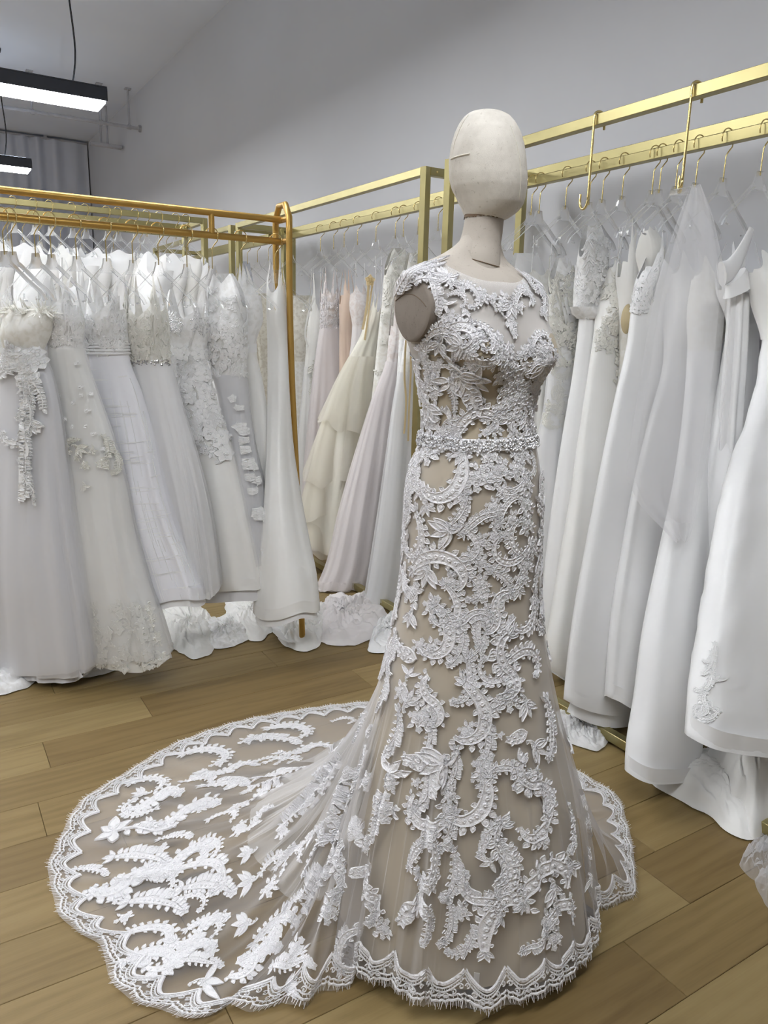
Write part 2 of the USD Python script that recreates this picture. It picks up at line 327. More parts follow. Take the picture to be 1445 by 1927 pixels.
# ================================================================ pendant lamps
def lamp(xr, y, z, length, label, wires, w=.30, hgt=.095, loc_cable=None):
    t = thing('pendant_lamp', label, 'lamp')
    x0 = xr - length
    # housing: a long black channel, open below
    prof = [(-w / 2, hgt), (w / 2, hgt), (w / 2, 0), (w / 2 - .012, 0), (w / 2 - .012, hgt - .015), (-w / 2 + .012, hgt - .015), (-w / 2 + .012, 0), (-w / 2, 0)]
    sides = [box(x0, xr, y - w / 2, y + w / 2, z + hgt - .012, z + hgt, .003), box(x0, xr, y - w / 2, y - w / 2 + .01, z, z + hgt - .012), box(x0, xr, y + w / 2 - .01, y + w / 2, z, z + hgt - .012),
             box(x0, x0 + .01, y - w / 2 + .01, y + w / 2 - .01, z, z + hgt - .012), box(xr - .01, xr, y - w / 2 + .01, y + w / 2 - .01, z, z + hgt - .012)]
    part('housing', join(sides), 'black_metal', t)
    # diffuser stands a little below the housing, its edges rounded
    part('diffuser', box(x0 + .012, xr - .012, y - w / 2 + .012, y + w / 2 - .012, z - .022, z + .02, .008), 'lamp_diffuser', t)
    part('upper_strip', box(x0 + .05, xr - .05, y - w / 2 + .03, y + w / 2 - .03, z + hgt, z + hgt + .006), 'lamp_uplight', t)
    for k, xw in enumerate(wires):
        b = .05 * (-1) ** k
        pts = [(xw + b * .2, y, z + hgt), (xw + b * .9, y, z + hgt + .25), (xw + b * .5, y, (z + ZC) / 2 + .1), (xw, y, ZC - .03)]
        part('cable', tube(smooth_path(pts, 14), .0065, 6), 'cable', t)
        part('canopy', sweep([(xw, y, ZC), (xw, y, ZC - .012), (xw, y, ZC - .035)], circ(.06, 14), scale=[1, 1, .9]), 'black_metal', t)
lp = onz(203, 190, 3.00); yl = (onz(203, 190, 3.00)[1] + onz(190, 207, 3.00)[1]) / 2
wl = abs(onz(190, 207, 3.00)[1] - onz(203, 190, 3.00)[1])
lw = onz(135, 160, 3.09)[0]
lamp(lp[0], yl, 3.00, 3.0, 'black linear pendant lamp with glowing diffuser, nearer of the two in view', [lw, lw - 2.2], w=wl)
l2 = onz(60, 318, 3.00)
lamp(l2[0], l2[1] + .1, 3.00, 3.0, 'black linear pendant lamp further back, lower in view than its twin', [onz(12, 288, 3.09)[0], onz(12, 288, 3.09)[0] - 2.2], w=wl)
dy = l2[1] + .1 - yl
for k, where in ((1, 'above the gowns just past the top of the photo'), (2, 'above the photographer, outside the photo')):
    lamp(lp[0], yl - dy * k, 3.00, 3.0, 'black linear pendant lamp ' + where, [lw, lw - 2.2], w=wl)
for k, where in ((-2, 'one before the far wall'), (-1, 'farthest but one'), (0, 'third from far wall'), (1, 'fourth from far wall'), (2, 'nearest')):
    lamp(lp[0] - 4.0, yl - dy * k, 3.00, 1.6, f'black linear pendant lamp outside the photo at left, {where}', [lw - 3.8, lw - 4.8], w=wl)

# grey pipe with hanger rods under the ceiling
pz = 3.86; pe = onx(262, 242, XW - .02); py = pe[1]; pz = pe[2]
t = thing('ceiling_pipe', 'thin grey pipe on drop rods below the ceiling near the right wall', 'pipe')
part('pipe', tube([(XL + 1, py, pz), (XW - .02, py, pz)], .019, 10), 'grey_pipe', t)
part('pipe_flange', tube([(XW - .03, py, pz), (XW - .001, py, pz)], .038, 12), 'grey_pipe', t)
for px in (62, 190, 243):
    x = ony(px, 230, py)[0]
    part('drop_rod', tube([(x, py, pz), (x, py, ZC)], .012, 6), 'grey_pipe', t)
    part('pipe_clamp', tube([(x - .02, py, pz), (x + .02, py, pz)], .028, 10), 'grey_pipe', t)
    part('rod_plate', box(x - .035, x + .035, py - .035, py + .035, ZC - .012, ZC - .0005), 'grey_pipe', t)
# short bracket assembly further back
b0 = onx(214, 276, XW - .12); by, bz = b0[1], b0[2]
t = thing('ceiling_bracket', 'small grey channel bracket on two rods high in the far corner', 'bracket')
x0 = ony(170, 274, by)[0]
part('channel', box(x0, XW - .02, by - .045, by + .045, bz - .02, bz + .02, .006), 'grey_pipe', t)
for px in (190, 202):
    x = ony(px, 260, by)[0]; part('rod', tube([(x, by, bz), (x, by, ZC)], .013, 6), 'grey_pipe', t)

# ================================================================ garment racks
XR, XB = 2.00, 2.40
ZT = onx(1130, 226, XR)[2]
TW = .034
def square_rack(name, label, ya, yb, axis='y', front=None, rear=None, hang=None):
    """open box frame of square tube: ya nearer end, yb farther end; runs along y (or along x when axis is x)"""
    t = thing(name, label, 'clothes rack')
    f_, r_ = (XR, XB) if front is None else (front, rear)
    M = (lambda a, b, z: (a, b, z)) if axis == 'y' else (lambda a, b, z: (b, a, z))
    hz = TW / 2
    for e in (ya, yb):
        for s in (f_, r_): part('post', bar(M(s, e, 0.0), M(s, e, ZT + hz), TW), 'gold_square', t)
        part('end_bar', bar(M(f_ + hz, e, ZT), M(r_ - hz, e, ZT), TW), 'gold_square', t)
        part('foot_bar', bar(M(f_ + hz, e, .03), M(r_ - hz, e, .03), TW), 'gold_square', t)
    a, b = min(ya, yb) + hz, max(ya, yb) - hz
    part('top_rail', bar(M(f_, a, ZT), M(f_, b, ZT), TW), 'gold_square', t)
    part('top_rail', bar(M(r_, a, ZT), M(r_, b, ZT), TW), 'gold_square', t)
    part('base_rail', bar(M(f_, a, .03), M(f_, b, .03), TW), 'gold_square', t)
    part('base_rail', bar(M(r_, a, .03), M(r_, b, .03), TW), 'gold_square', t)
    h = hang
    part('hanging_rail', bar(M(h[0], a - .12 if False else a, h[1]), M(h[0], b, h[1]), TW), 'gold_square', t)
    for e in (a + .02, b - .02):
        part('rail_bracket', bar(M(h[0], e, h[1] + hz), M(h[0], e, ZT), TW * .8), 'gold_square', t)
        part('bracket_arm', bar(M(h[0], e, ZT - .001), M(r_, e, ZT - .001), TW * .6), 'gold_square', t)
    for e in (ya, yb):
        part('screw', blob(M(f_ + .05, e - .018 if axis == 'y' else e, ZT), (.006, .004, .006)), 'brass', t)
    return t
Y1 = float(onx(845, 360, XR)[1]); Y2a = float(onx(805, 325, XR)[1]) + TW / 2; Y2b = float(onx(450, 470, XR)[1]); Y3a = float(onx(436, 470, XR)[1])
XH = 2.30
ZH = float(onx(1200, 292, XH)[2]) - .012
HANG_R = (XH, ZH)
square_rack('square_tube_rack', 'gold square-tube rack along the right wall, nearest one behind the mannequin', .1, Y1, hang=HANG_R)
square_rack('square_tube_rack', 'gold square-tube rack along the right wall holding the blush and champagne gowns', Y2a, Y2b, hang=HANG_R)
square_rack('square_tube_rack', 'gold square-tube rack furthest along the right wall behind the round-tube rack', Y3a, 7.3, hang=HANG_R)
YLB = 5.15
xe = float(ony(384, 425, YLB)[0])
HANG_B = (YLB + .30, ZH)
square_rack('square_tube_rack', 'gold square-tube rack across the back left with a double row of gowns', -1.6, xe, axis='x', front=YLB, rear=YLB + .42, hang=HANG_B)

# round-tube rack, left
YL = 3.15
z1 = float(ony(270, 386, YL)[2]); z0 = float(ony(270, 431, YL)[2]); xu = float(ony(531, 400, YL)[0])
t = thing('round_tube_rack', 'golden round-tube rack with arched end frame, front left of the room', 'clothes rack')
R0 = .0135
part('top_rail', tube([(-1.1, YL, z1), (xu, YL, z1)], R0, 12), 'gold_round', t, smooth=40)
part('hanging_rail', tube([(-1.1, YL, z0), (xu, YL, z0)], R0, 12), 'gold_round', t, smooth=40)
for px in (398,):
    x = float(ony(px, 420, YL)[0])
    for xx in (x, x - 1.0): part('connector', tube([(xx, YL, z0), (xx, YL, z1)], R0 * .9, 10), 'gold_round', t, smooth=40)
for xx in (xu, -1.1):
    ztop = float(ony(531, 383, YL)[2]); w = .070
    arc = [(xx, YL - w * math.cos(a), ztop - w + w * math.sin(a)) for a in np.linspace(0, math.pi, 15)]
    front = [(xx, YL - .20, 0.0), (xx, YL - .19, .15), (xx, YL - .14, .75), (xx, YL - .085, 1.3), (xx, YL - w, 1.65)]
    back = [(xx, YL + w, 1.65), (xx, YL + .085, 1.3), (xx, YL + .14, .75), (xx, YL + .19, .15), (xx, YL + .20, 0.0)]
    part('end_frame', tube(smooth_path(front + arc + back, 60), R0 * 1.02, 12), 'gold_round', t, smooth=40)
    for zz in (z0, z1): part('cross_bar', tube([(xx, YL - w, zz), (xx, YL + w, zz)], R0 * .9, 10), 'gold_round', t, smooth=40)
    for s in (-1, 1): part('rubber_foot', tube([(xx, YL + s * .20, 0), (xx, YL + s * .199, .03)], .021, 10), 'cable', t)
HANG_L = (YL, z0)

# ================================================================ lace motifs (unit size, in relief)
def leaf(L, Wd, h=.045, n=5, rim=True, bend=0.0):
    """pointed petal from the origin along +x with a raised cord round its rim"""
    uu = np.linspace(0, 1, n + 1)
    hw = Wd / 2 * np.sin(np.pi * uu ** .75) ** .85
    top = np.stack([uu * L, hw + bend * uu ** 2 * L], 1); bot = np.stack([uu * L, -hw + bend * uu ** 2 * L], 1)[-2:0:-1]
    o = np.vstack([top, bot]); m = len(o); c = o.mean(0)
    rings = [np.c_[o, np.zeros(m)], np.c_[c + (o - c) * .93, np.full(m, h)], np.c_[c + (o - c) * .70, np.full(m, h * (.35 if rim else .8))]]
    V = np.vstack(rings + [np.r_[c, h * (.75 if rim else 1)][None]]); F = []
    for r in range(2):
        for k in range(m):
            l = (k + 1) % m; F += [(r * m + k, r * m + l, (r + 1) * m + l), (r * m + k, (r + 1) * m + l, (r + 1) * m + k)]
    F += [(2 * m + k, 2 * m + (k + 1) % m, 3 * m) for k in range(m)]
    F = np.array(F)
    a = V[F[0]]; 
    if np.cross(a[1] - a[0], a[2] - a[0])[2] < 0: F = F[:, ::-1]
    return V, F
def at2(M, x, y, rot, s=1.0, dz=0.0):
    V, F = M; c, sn = math.cos(rot), math.sin(rot); W_ = V * s
    return np.stack([x + W_[:, 0] * c - W_[:, 1] * sn, y + W_[:, 0] * sn + W_[:, 1] * c, W_[:, 2] + dz], 1), F
def dome(r, h, n=6):
    a = np.arange(n) * 2 * np.pi / n
    V = np.vstack([np.stack([np.cos(a) * r, np.sin(a) * r, 0 * a], 1), np.stack([np.cos(a) * r * .6, np.sin(a) * r * .6, 0 * a + h], 1), [[0, 0, h * .55]]])
    F = []
    for k in range(n): l = (k + 1) % n; F += [(k, l, n + l), (k, n + l, n + k), (n + k, n + l, 2 * n)]
    return V, np.array(F)
def cord(P, w, h, z=0.0):
    """flat raised cord along a 2-D line; w may vary"""
    P = np.asarray(P, float); T = np.gradient(P, axis=0); T /= np.maximum(np.linalg.norm(T, axis=1, keepdims=True), 1e-9)
    N = np.stack([-T[:, 1], T[:, 0]], 1); w = np.broadcast_to(w, len(P))[:, None]; n = len(P); V = []
    for s, hh in ((-1, 0), (-.55, h), (.55, h), (1, 0)): V.append(np.c_[P + N * w * s / 2, np.full(n, hh + z)])
    V = np.stack(V, 1).reshape(-1, 3)
    return V, grid_faces(n, 4)[:, ::-1]
def fix_up(M):
    V, F = M; n = np.cross(V[F[:, 1]] - V[F[:, 0]], V[F[:, 2]] - V[F[:, 0]])[:, 2]; F = F.copy(); F[n < 0] = F[n < 0][:, ::-1]; return V, F
def flower(r, n=5, inner=True, rnd=None):
    ms = [at2(leaf(r, r * .92, .10 * r, 4), 0, 0, k * 2 * math.pi / n + .3) for k in range(n)]
    if inner: ms += [at2(leaf(r * .5, r * .4, .10 * r, 3), 0, 0, k * 2 * math.pi / n + .9, 1, .07 * r) for k in range(n)]
    ms.append(at2(dome(r * .16, r * .16), 0, 0, 0, 1, .1 * r)); return join(ms)
def spine(kind, n=26):
    """2-D line of unit span with a heading that turns"""
    u = np.linspace(0, 1, n)
    k = {'c': -3.6 * (.4 + 1.3 * u ** 1.5), 's': 5.0 * np.where(u < .5, 1 - u, -u) * 1.25, 'j': -5.6 * u ** 2.2, 'l': -1.0 + 0 * u}[kind]
    th = np.cumsum(k) / n; th = th - th[n // 2] * .5
    p = np.cumsum(np.stack([np.cos(th), np.sin(th)], 1), 0) / n
    p -= p.mean(0); p /= max(np.ptp(p[:, 0]), np.ptp(p[:, 1])); return p
def scroll(kind, fat=.13, npet=15, seed=0, head=True, spray=True, both=True):
    r = random.Random(seed); P = spine(kind); n = len(P); u = np.linspace(0, 1, n)
    T = np.gradient(P, axis=0); T /= np.linalg.norm(T, axis=1, keepdims=True); N = np.stack([-T[:, 1], T[:, 0]], 1)
    wd = 1.25 * fat * np.sin(np.pi * (.12 + .80 * u)) ** .8 * (1.1 - .35 * u)
    ms = []
    # the body: a raised band with cords along both rims and a row of eyelets
    V = []; 
    for s, hh in ((-1, 0), (-.85, .035), (-.6, .012), (.6, .012), (.85, .035), (1, 0)): V.append(np.c_[P + N * (wd / 2 * s)[:, None], np.full(n, hh)])
    ms.append((np.stack(V, 1).reshape(-1, 3), grid_faces(n, 6)[:, ::-1]))
    for k in range(2, n - 2, 2):
        if wd[k] > .05: ms.append(at2(dome(wd[k] * .2, .03), P[k, 0], P[k, 1], 0, 1, .012))
    out = -1 if kind in 'cjl' else 1
    for q in range(npet):
        uu = (q + .5) / npet; k = min(int(uu * n), n - 1); sgn = -out if True else out
        for side in ((sgn, -sgn) if both else (sgn,)):
            sc = (1.0 if side == sgn else .7) * (.75 + .5 * math.sin(math.pi * uu)) * r.uniform(.85, 1.15)
            if side != sgn and q % 2: continue
            b = P[k] + N[k] * wd[k] * .42 * side
            d = math.atan2((N[k] * side * .85 + T[k] * .55)[1], (N[k] * side * .85 + T[k] * .55)[0])
            ms.append(at2(leaf(.150 * sc, .112 * sc, .035, 4), b[0], b[1], d + r.uniform(-.2, .2)))
    if head: ms.append(at2(flower(.145, 6), P[-1, 0], P[-1, 1], r.uniform(0, 2)))
    if spray:
        d0 = math.atan2(-T[0, 1], -T[0, 0])
        for a in (-.95, -.4, .1, .65): ms.append(at2(leaf(r.uniform(.17, .25), .085, .04, 5, bend=r.uniform(-.2, .2)), P[0, 0], P[0, 1], d0 + a))
    return fix_up(join(ms))
def spray_motif(seed=0, n=5, big=.5):
    r = random.Random(seed); ms = []
    for k in range(n):
        a = -1.15 + 2.3 * k / (n - 1); ms.append(at2(leaf(big * r.uniform(.8, 1.1), big * .36, .05, 6, bend=r.uniform(-.25, .25)), -.2, 0, a))
    ms.append(cord(np.stack([np.linspace(-.5, -.15, 8), .08 * np.sin(np.linspace(0, 2.5, 8))], 1), .05, .04)); ms.append(at2(flower(.13, 5), -.2, 0, 0))
    for k in range(4): ms.append(at2(leaf(.12, .09, .04, 4), -.5 + .09 * k, .03 * (-1) ** k, (1.3 if k % 2 else -1.3)))
    return fix_up(join(ms))
def butterfly(seed=0):
    ms = [at2(leaf(l, w, .05, 6), -.3, 0, a) for l, w, a in ((.30, .15, 1.9), (.26, .13, .9), (.24, .13, -2.3), (.28, .14, -1.2), (.2, .11, 2.8))]
    ms.append(cord(np.stack([np.linspace(-.3, .5, 16), .05 * np.sin(np.linspace(0, 6, 16))], 1), .045, .04))
    for k in range(8): ms.append(at2(leaf(.13 - .005 * k, .09, .04, 4), -.15 + .085 * k, .02, (.9 if k % 2 else -.9)))
    ms.append(at2(flower(.11), .05, .07, 0)); ms.append(at2(flower(.08), .5, .02, 0)); return fix_up(join(ms))
def cluster(seed=0, n=7):
    r = random.Random(seed); ms = [at2(flower(.27, 6), 0, 0, 0)]
    for k in range(n):
        a = k * 2 * math.pi / n + r.uniform(-.3, .3); d = r.uniform(.28, .40)
        ms.append(at2(flower(r.uniform(.10, .16), 5), d * math.cos(a), d * math.sin(a), a) if k % 2 else at2(leaf(.26, .15, .05, 5), .2 * math.cos(a), .2 * math.sin(a), a))
    return fix_up(join(ms))
def feather(seed=0):
    """plume: a stem with long petals on both sides"""
    r = random.Random(seed); P = np.stack([np.linspace(-.5, .4, 20), .10 * np.sin(np.linspace(0, 2.6, 20))], 1); ms = [cord(P, .05, .045)]
    for k in range(2, 20, 2):
        for s in (-1, 1): ms.append(at2(leaf(.22 - .006 * k, .085, .04, 5, bend=.2 * s), P[k, 0], P[k, 1], s * r.uniform(.6, .85)))
    ms.append(at2(leaf(.2, .1, .04, 5), P[-1, 0], P[-1, 1], .1)); return fix_up(join(ms))
MO = {'c': scroll('c', .17, 13, 1), 'c2': scroll('c', .24, 12, 2, head=False), 's': scroll('s', .13, 17, 3), 's2': scroll('s', .17, 15, 4, spray=False), 'j': scroll('j', .15, 15, 5), 'l': scroll('l', .12, 13, 6),
      'y': spray_motif(1), 'y3': spray_motif(2, 3), 'b': butterfly(), 'f': cluster(1), 'f2': cluster(2, 5), 'p': feather(1), 'fl': flower(.5, 5), 'pt': leaf(1.0, .6, .06, 6)}
def petal():
    ms = [at2(leaf(1.0, .5, .05, 7), -.5, 0, 0)] + [at2(leaf(.22, .15, .05, 3), -.32 + .12 * k, .035 * (-1) ** k, .9 * (-1) ** k, 1, .02) for k in range(6)]
    return fix_up(join(ms))
MO['pt'] = petal()
def simple_flower():
    ms = [at2(leaf(.5, .44, .08, 3, rim=False), 0, 0, k * 2 * math.pi / 5) for k in range(5)] + [at2(dome(.1, .12), 0, 0, 0, 1, .06)]; return fix_up(join(ms))
def simple_spray():
    ms = [at2(leaf(.4, .2, .06, 3, rim=False), -.3 + .15 * k, 0, (-1) ** k * .8) for k in range(5)] + [at2(leaf(.3, .16, .05, 3, rim=False), .35, 0, 0), at2(dome(.14, .12), -.35, 0, 0)]; return fix_up(join(ms))
MO['sf'] = simple_flower(); MO['ss'] = simple_spray()

# one repeat of the scalloped eyelash edging: x along the hem, y inward from it, unit = one repeat
def edging(seed=0):
    r = random.Random(seed); x = np.linspace(0, 1, 15); ms = []
    top = .50 + .40 * np.abs(2 * x - 1) ** 1.6
    def arc(dy, w, h): ms.append(cord(np.stack([x, top - dy], 1), w, h))
    arc(.03, .09, .030); arc(.125, .035, .020); arc(.21, .035, .020)
    for k in range(1, 20):                                                # ladder between two cords
        xx = k / 20; yy = .50 + .40 * abs(2 * xx - 1) ** 1.6; ms.append(cord([(xx, yy - .13), (xx + .004, yy - .205)], .018, .012))
    for k in range(6):                                                    # ring loops with a dot in each
        xx = (k + .5) / 6; yy = .50 + .40 * abs(2 * xx - 1) ** 1.6 - .30
        a = np.linspace(.2, 5.6, 11); rr = np.linspace(.062, .040, 11); ms.append(cord(np.stack([xx + rr * np.cos(a), yy + rr * np.sin(a)], 1), .03, .022)); ms.append(at2(dome(.024, .03), xx + .012, yy, 0))
    low = np.stack([x, .10 + .25 * np.abs(2 * x - 1) ** 1.6 * .5 + .02 * np.cos(x * 12 * np.pi)], 1)
    ms.append(cord(low, .06, .025)); ms.append(cord(low + [0, .11], .045, .02))
    for k in range(10):
        xx = (k + .5) / 10; ms.append(cord([(xx, .15 + .12 * abs(2 * xx - 1) ** 1.6), (xx + .02, .24 + .12 * abs(2 * xx - 1) ** 1.6)], .02, .012))
    for k in range(18):                                                   # eyelash threads
        xx = (k + .5) / 18; b = .09 + .12 * abs(2 * xx - 1) ** 1.6; L = r.uniform(.10, .20); sl = r.uniform(-.05, .05)
        V = np.array([(xx - .012, b, 0), (xx + .012, b, 0), (xx + sl + .004, b - L, .01), (xx + sl - .004, b - L, .01)]); ms.append((V, np.array([(0, 1, 2), (0, 2, 3)])))
    return fix_up(join(ms))
EDGE = [edging(s) for s in range(3)]

# ================================================================ mannequin and the lace gown it wears
AX = np.array([1.08, 1.25, 0.0])
VIEW = AX[:2] / np.linalg.norm(AX[:2]); LAT = np.array([VIEW[1], -VIEW[0], 0])
def fitter(tab, ratio):
    """silhouette rows (row, left, right) -> centre offset and lateral half-width of level rings about the axis"""
    T = np.array(tab, float)
    def f(z):
        p0, p1 = proj(AX + [0, 0, z]), proj(AX + [0, 0, z] + LAT * .1)
        k = (p1[0] - p0[0]) / .1; row = p0[1]
        l, r = np.interp(row, T[:, 0], T[:, 1]), np.interp(row, T[:, 0], T[:, 2])
        s = ((l + r) / 2 - p0[0]) / k; w = (r - l) / 2 / k; rho = ratio(z)
        a = w / math.sqrt(LAT[0] ** 2 + rho ** 2 * LAT[1] ** 2)
        return s, a, a * rho
    return f
BODY = [(440, 872, 938), (455, 866, 939), (462, 859, 941), (470, 851, 943), (479, 838, 945), (488, 826, 950), (494, 812, 958), (502, 795, 968), (510, 781, 980), (520, 768, 1001), (532, 757, 1015), (545, 750, 1024), (560, 746, 1028), (580, 748, 1028), (600, 752, 1026), (625, 763, 1022), (650, 775, 1020), (690, 786, 1014), (720, 790, 1009),
        (760, 796, 1003), (790, 799, 999), (815, 799, 999), (830, 796, 1002), (850, 788, 1006), (870, 781, 1010), (900, 772, 1013), (940, 767, 1014), (1000, 767, 1013), (1060, 764, 1011), (1100, 759, 1011), (1130, 752, 1012),
        (1200, 738, 1020), (1270, 722, 1031), (1330, 708, 1043), (1400, 690, 1058), (1470, 672, 1074), (1560, 652, 1088), (1640, 634, 1097), (1720, 618, 1104)]
def body_ratio(z): return float(np.interp(z, [0, .6, .95, 1.2, 1.30, 1.40, 1.47, 1.50, 1.53, 1.555, 1.575, 1.60], [1, .95, .88, .85, .80, .66, .57, .53, .48, .46, .56, .75]))
_bf = fitter(BODY, body_ratio)
_zz = np.linspace(0.0, 1.62, 325); _tab = np.array([_bf(z) for z in _zz])
from scipy.ndimage import gaussian_filter1d
_tab = np.where((_zz > 1.44)[:, None], gaussian_filter1d(_tab, 1.2, axis=0), gaussian_filter1d(_tab, 4, axis=0))
def body(th, z, off=0.0):
    """point of the dress form at heading th (0 = front, towards -y; + = its left) and height z"""
    th, z = np.broadcast_arrays(np.asarray(th, float), np.asarray(z, float))
    s, a, b = (np.interp(z, _zz, _tab[:, k]) for k in range(3))
    c, sn = np.cos(th), np.sin(th)
    e = np.where(z > 1.36, .86, 1.0)
    X = a * np.sign(sn) * np.abs(sn) ** e; Y = -b * np.sign(c) * np.abs(c) ** e
    for t0, amp in ((-.46, .043), (.46, .043)):                          # bust
        g = amp * np.exp(-np.abs((th - t0) / .38) ** 2.4 - np.abs((z - 1.365) / np.where(z < 1.365, .048, .066)) ** 2.2)
        X = X + np.sin(t0 * 1.0) * g; Y = Y - np.cos(t0) * g
    Y = Y + .022 * np.exp(-((np.abs(th) - np.pi) / .8) ** 2 - ((z - .93) / .09) ** 2)   # seat
    lim = np.where(z > 1.37, .158, 9.0); X = np.clip(X, -lim, lim)        # flat arm-holes
    n = np.stack([np.sin(th), -np.cos(th)], -1)
    return np.stack([AX[0] + s * LAT[0] + X + n[..., 0] * off, AX[1] + s * LAT[1] + Y + n[..., 1] * off, z], -1)
def ring_mesh(zs, ths, off=0.0, wrap=True, cap=None):
    T_, Z_ = np.meshgrid(ths, zs); P = body(T_, Z_, off); return P
NTH = 160; TH = np.linspace(-np.pi, np.pi, NTH, endpoint=False)

man = thing('mannequin', 'cream canvas display mannequin with a featureless head, wearing the lace gown', 'mannequin')
# torso
zs = np.r_[np.linspace(.72, 1.36, 60), np.linspace(1.365, 1.60, 56)]
P = ring_mesh(zs, TH); s_, a_, b_ = _tab[-1]
v = P.reshape(-1, 3); f = grid_faces(len(zs), NTH, True)
v = np.vstack([v, P[-1].mean(0)[None] + [0, 0, .004], P[0].mean(0)[None]]); o = (len(zs) - 1) * NTH; m = len(v)
f = np.vstack([f, [(o + k, o + (k + 1) % NTH, m - 2) for k in range(NTH)], [((k + 1) % NTH, k, m - 1) for k in range(NTH)]])
part('torso', (v, f), 'body_canvas', man, smooth=50)
# neck, head: level rings fitted in the same way
def lathe_fit(tab, ratio, zs, ex=1.0, close=True):
    ft = fitter(tab, ratio); R = np.array([ft(z) for z in zs]); R = gaussian_filter1d(R, .6, axis=0)
    n = 96; t = np.linspace(-np.pi, np.pi, n, endpoint=False); rows = []
    for (s, a, b), z in zip(R, zs): rows.append(np.stack([AX[0] + s * LAT[0] + a * np.sin(t), AX[1] + s * LAT[1] - b * np.cos(t), np.full(n, z)], 1))
    P = np.array(rows); v = P.reshape(-1, 3); f = grid_faces(len(zs), n, True)
    if close:
        v = np.vstack([v, P[-1].mean(0)[None], P[0].mean(0)[None]]); o = (len(zs) - 1) * n; m = len(v)
        f = np.vstack([f, [(o + k, o + (k + 1) % n, m - 2) for k in range(n)], [((k + 1) % n, k, m - 1) for k in range(n)]])
    return P, (v, f)
def z_at(row): return float(np.interp(-row, -np.array([proj(AX + [0, 0, z])[1] for z in np.linspace(0, 2, 400)]), np.linspace(0, 2, 400)))
NECK = [(395, 874, 949), (420, 871, 947), (440, 867, 945), (460, 860, 942), (475, 851, 941), (485, 846, 941), (505, 842, 941), (525, 842, 940)]
Pn, nm = lathe_fit(NECK, lambda z: 1.05, np.linspace(z_at(525), z_at(398), 40))
part('neck', nm, 'body_canvas', man, smooth=50)
HEAD = [(208, 905, 921), (210, 888, 938), (213, 878, 947), (220, 869, 960), (232, 860, 970), (250, 851, 980), (275, 844, 987), (305, 840, 991), (335, 841, 993), (355, 846, 992), (372, 855, 989), (385, 861, 985), (395, 866, 978), (402, 869, 970), (408, 872, 961), (412, 880, 954), (414, 894, 949)]
zt, zb = z_at(208.3), z_at(413.8); u = np.linspace(0, 1, 90); hz_ = zb + (zt - zb) * (.5 - .5 * np.cos(np.pi * u))
Ph, hm = lathe_fit(HEAD, lambda z: 1.12, hz_)
head = part('head', hm, 'head_canvas', man, smooth=60)
HS = Surf(Ph); HS.N = np.where(((HS.P - Ph.mean((0, 1))) * HS.N).sum(-1, keepdims=True) > 0, HS.N, -HS.N); HS.face = ((CAM - HS.P) * HS.N).sum(-1) > 0
def on_head(pts, r, S=None):
    S = S or HS; q = [S.ev(*S.near(*p))[0] + S.ev(*S.near(*p))[1] * r * .4 for p in pts]; return q
part('seam', tube(smooth_path(on_head([(843, 300), (852, 297), (859, 295), (866, 293), (876, 292), (885, 291)], .0016), 20), .0016, 6), 'seam_pale', head)
part('seam', tube(smooth_path(on_head([(880, 216), (862, 245), (852, 280), (850, 320), (856, 360), (868, 398)], .001), 30), .0008, 6), 'seam_pale', head)
part('seam', tube(smooth_path(on_head([(962, 236), (975, 275), (980, 320), (980, 360), (974, 394)], .001), 30), .0008, 6), 'seam_pale', head)
# ragged brown edge where head meets neck, and the slanting neck seam
NS = Surf(Pn); NS.N = np.where(((NS.P - NS.P.mean((0, 1))) * NS.N)[..., :2].sum(-1, keepdims=True) > 0, NS.N, -NS.N); NS.face = ((CAM - NS.P) * NS.N).sum(-1) > 0
rr = random.Random(4); vv = []; zt_n = z_at(408)
for side, dz in ((0, 0), (1, .010)):
    for k in range(96):
        i = np.clip((zt_n + dz * 1.0 - .004 - Pn[0, 0, 2]) / (Pn[-1, 0, 2] - Pn[0, 0, 2]) * 39 + (rr.uniform(-.8, .5) if side == 0 else 0), 0, 38.9)
        p, n = NS.ev(i, k); vv.append(p + n * .0016)
part('neck_edge', (np.array(vv), grid_faces(2, 96, True)), 'seam_brown', man)
part('neck_seam', tube([NS.ev(float(np.interp(z_at(491) - .014 * math.cos((k - 48) / 96 * 2 * math.pi - .6), Pn[:, 0, 2], np.arange(40))), k)[0] + NS.ev(10, k)[1] * .0006 for k in range(0, 96, 2)], .0010, 6, closed=True), 'seam_brown', man)
# arm-hole plates: oval boards on the flat sides of the shoulder
zc, yc = (z_at(535) + z_at(648)) / 2, 0.0
for sgn in (-1, 1):
    c = body(np.array(sgn * 1.5708), np.array(zc)) + [0, -.012 if sgn < 0 else .03, 0]; t = np.linspace(0, 2 * np.pi, 40, endpoint=False)
    hy, hz2 = .064, (z_at(535) - z_at(648)) / 2
    o = np.stack([0 * t, np.cos(t) * hy * (1 + .12 * np.sin(t)), np.sin(t) * hz2], 1)
    v = np.vstack([c + o * [1, 1, 1] + [sgn * -.02, 0, 0], c + o + [sgn * .002, 0, 0], c + o * .9 + [sgn * .007, 0, 0], (c + [sgn * .0085, 0, 0])[None]])
    f = np.vstack([grid_faces(3, 40, True), [(80 + k, 80 + (k + 1) % 40, 120) for k in range(40)]])
    pl = part('armhole_plate', (v, f if sgn < 0 else f[:, ::-1]), 'plate_canvas', man, smooth=40, label='taupe oval board closing the arm opening')
    q = [c + [sgn * .0078, yy, hz2 * .52 - yy * yy * 6 + yy * .12] for yy in np.linspace(-hy * .86, hy * .86, 12)]
    part('plate_seam', tube(q, .0008, 5), 'seam_brown', pl)
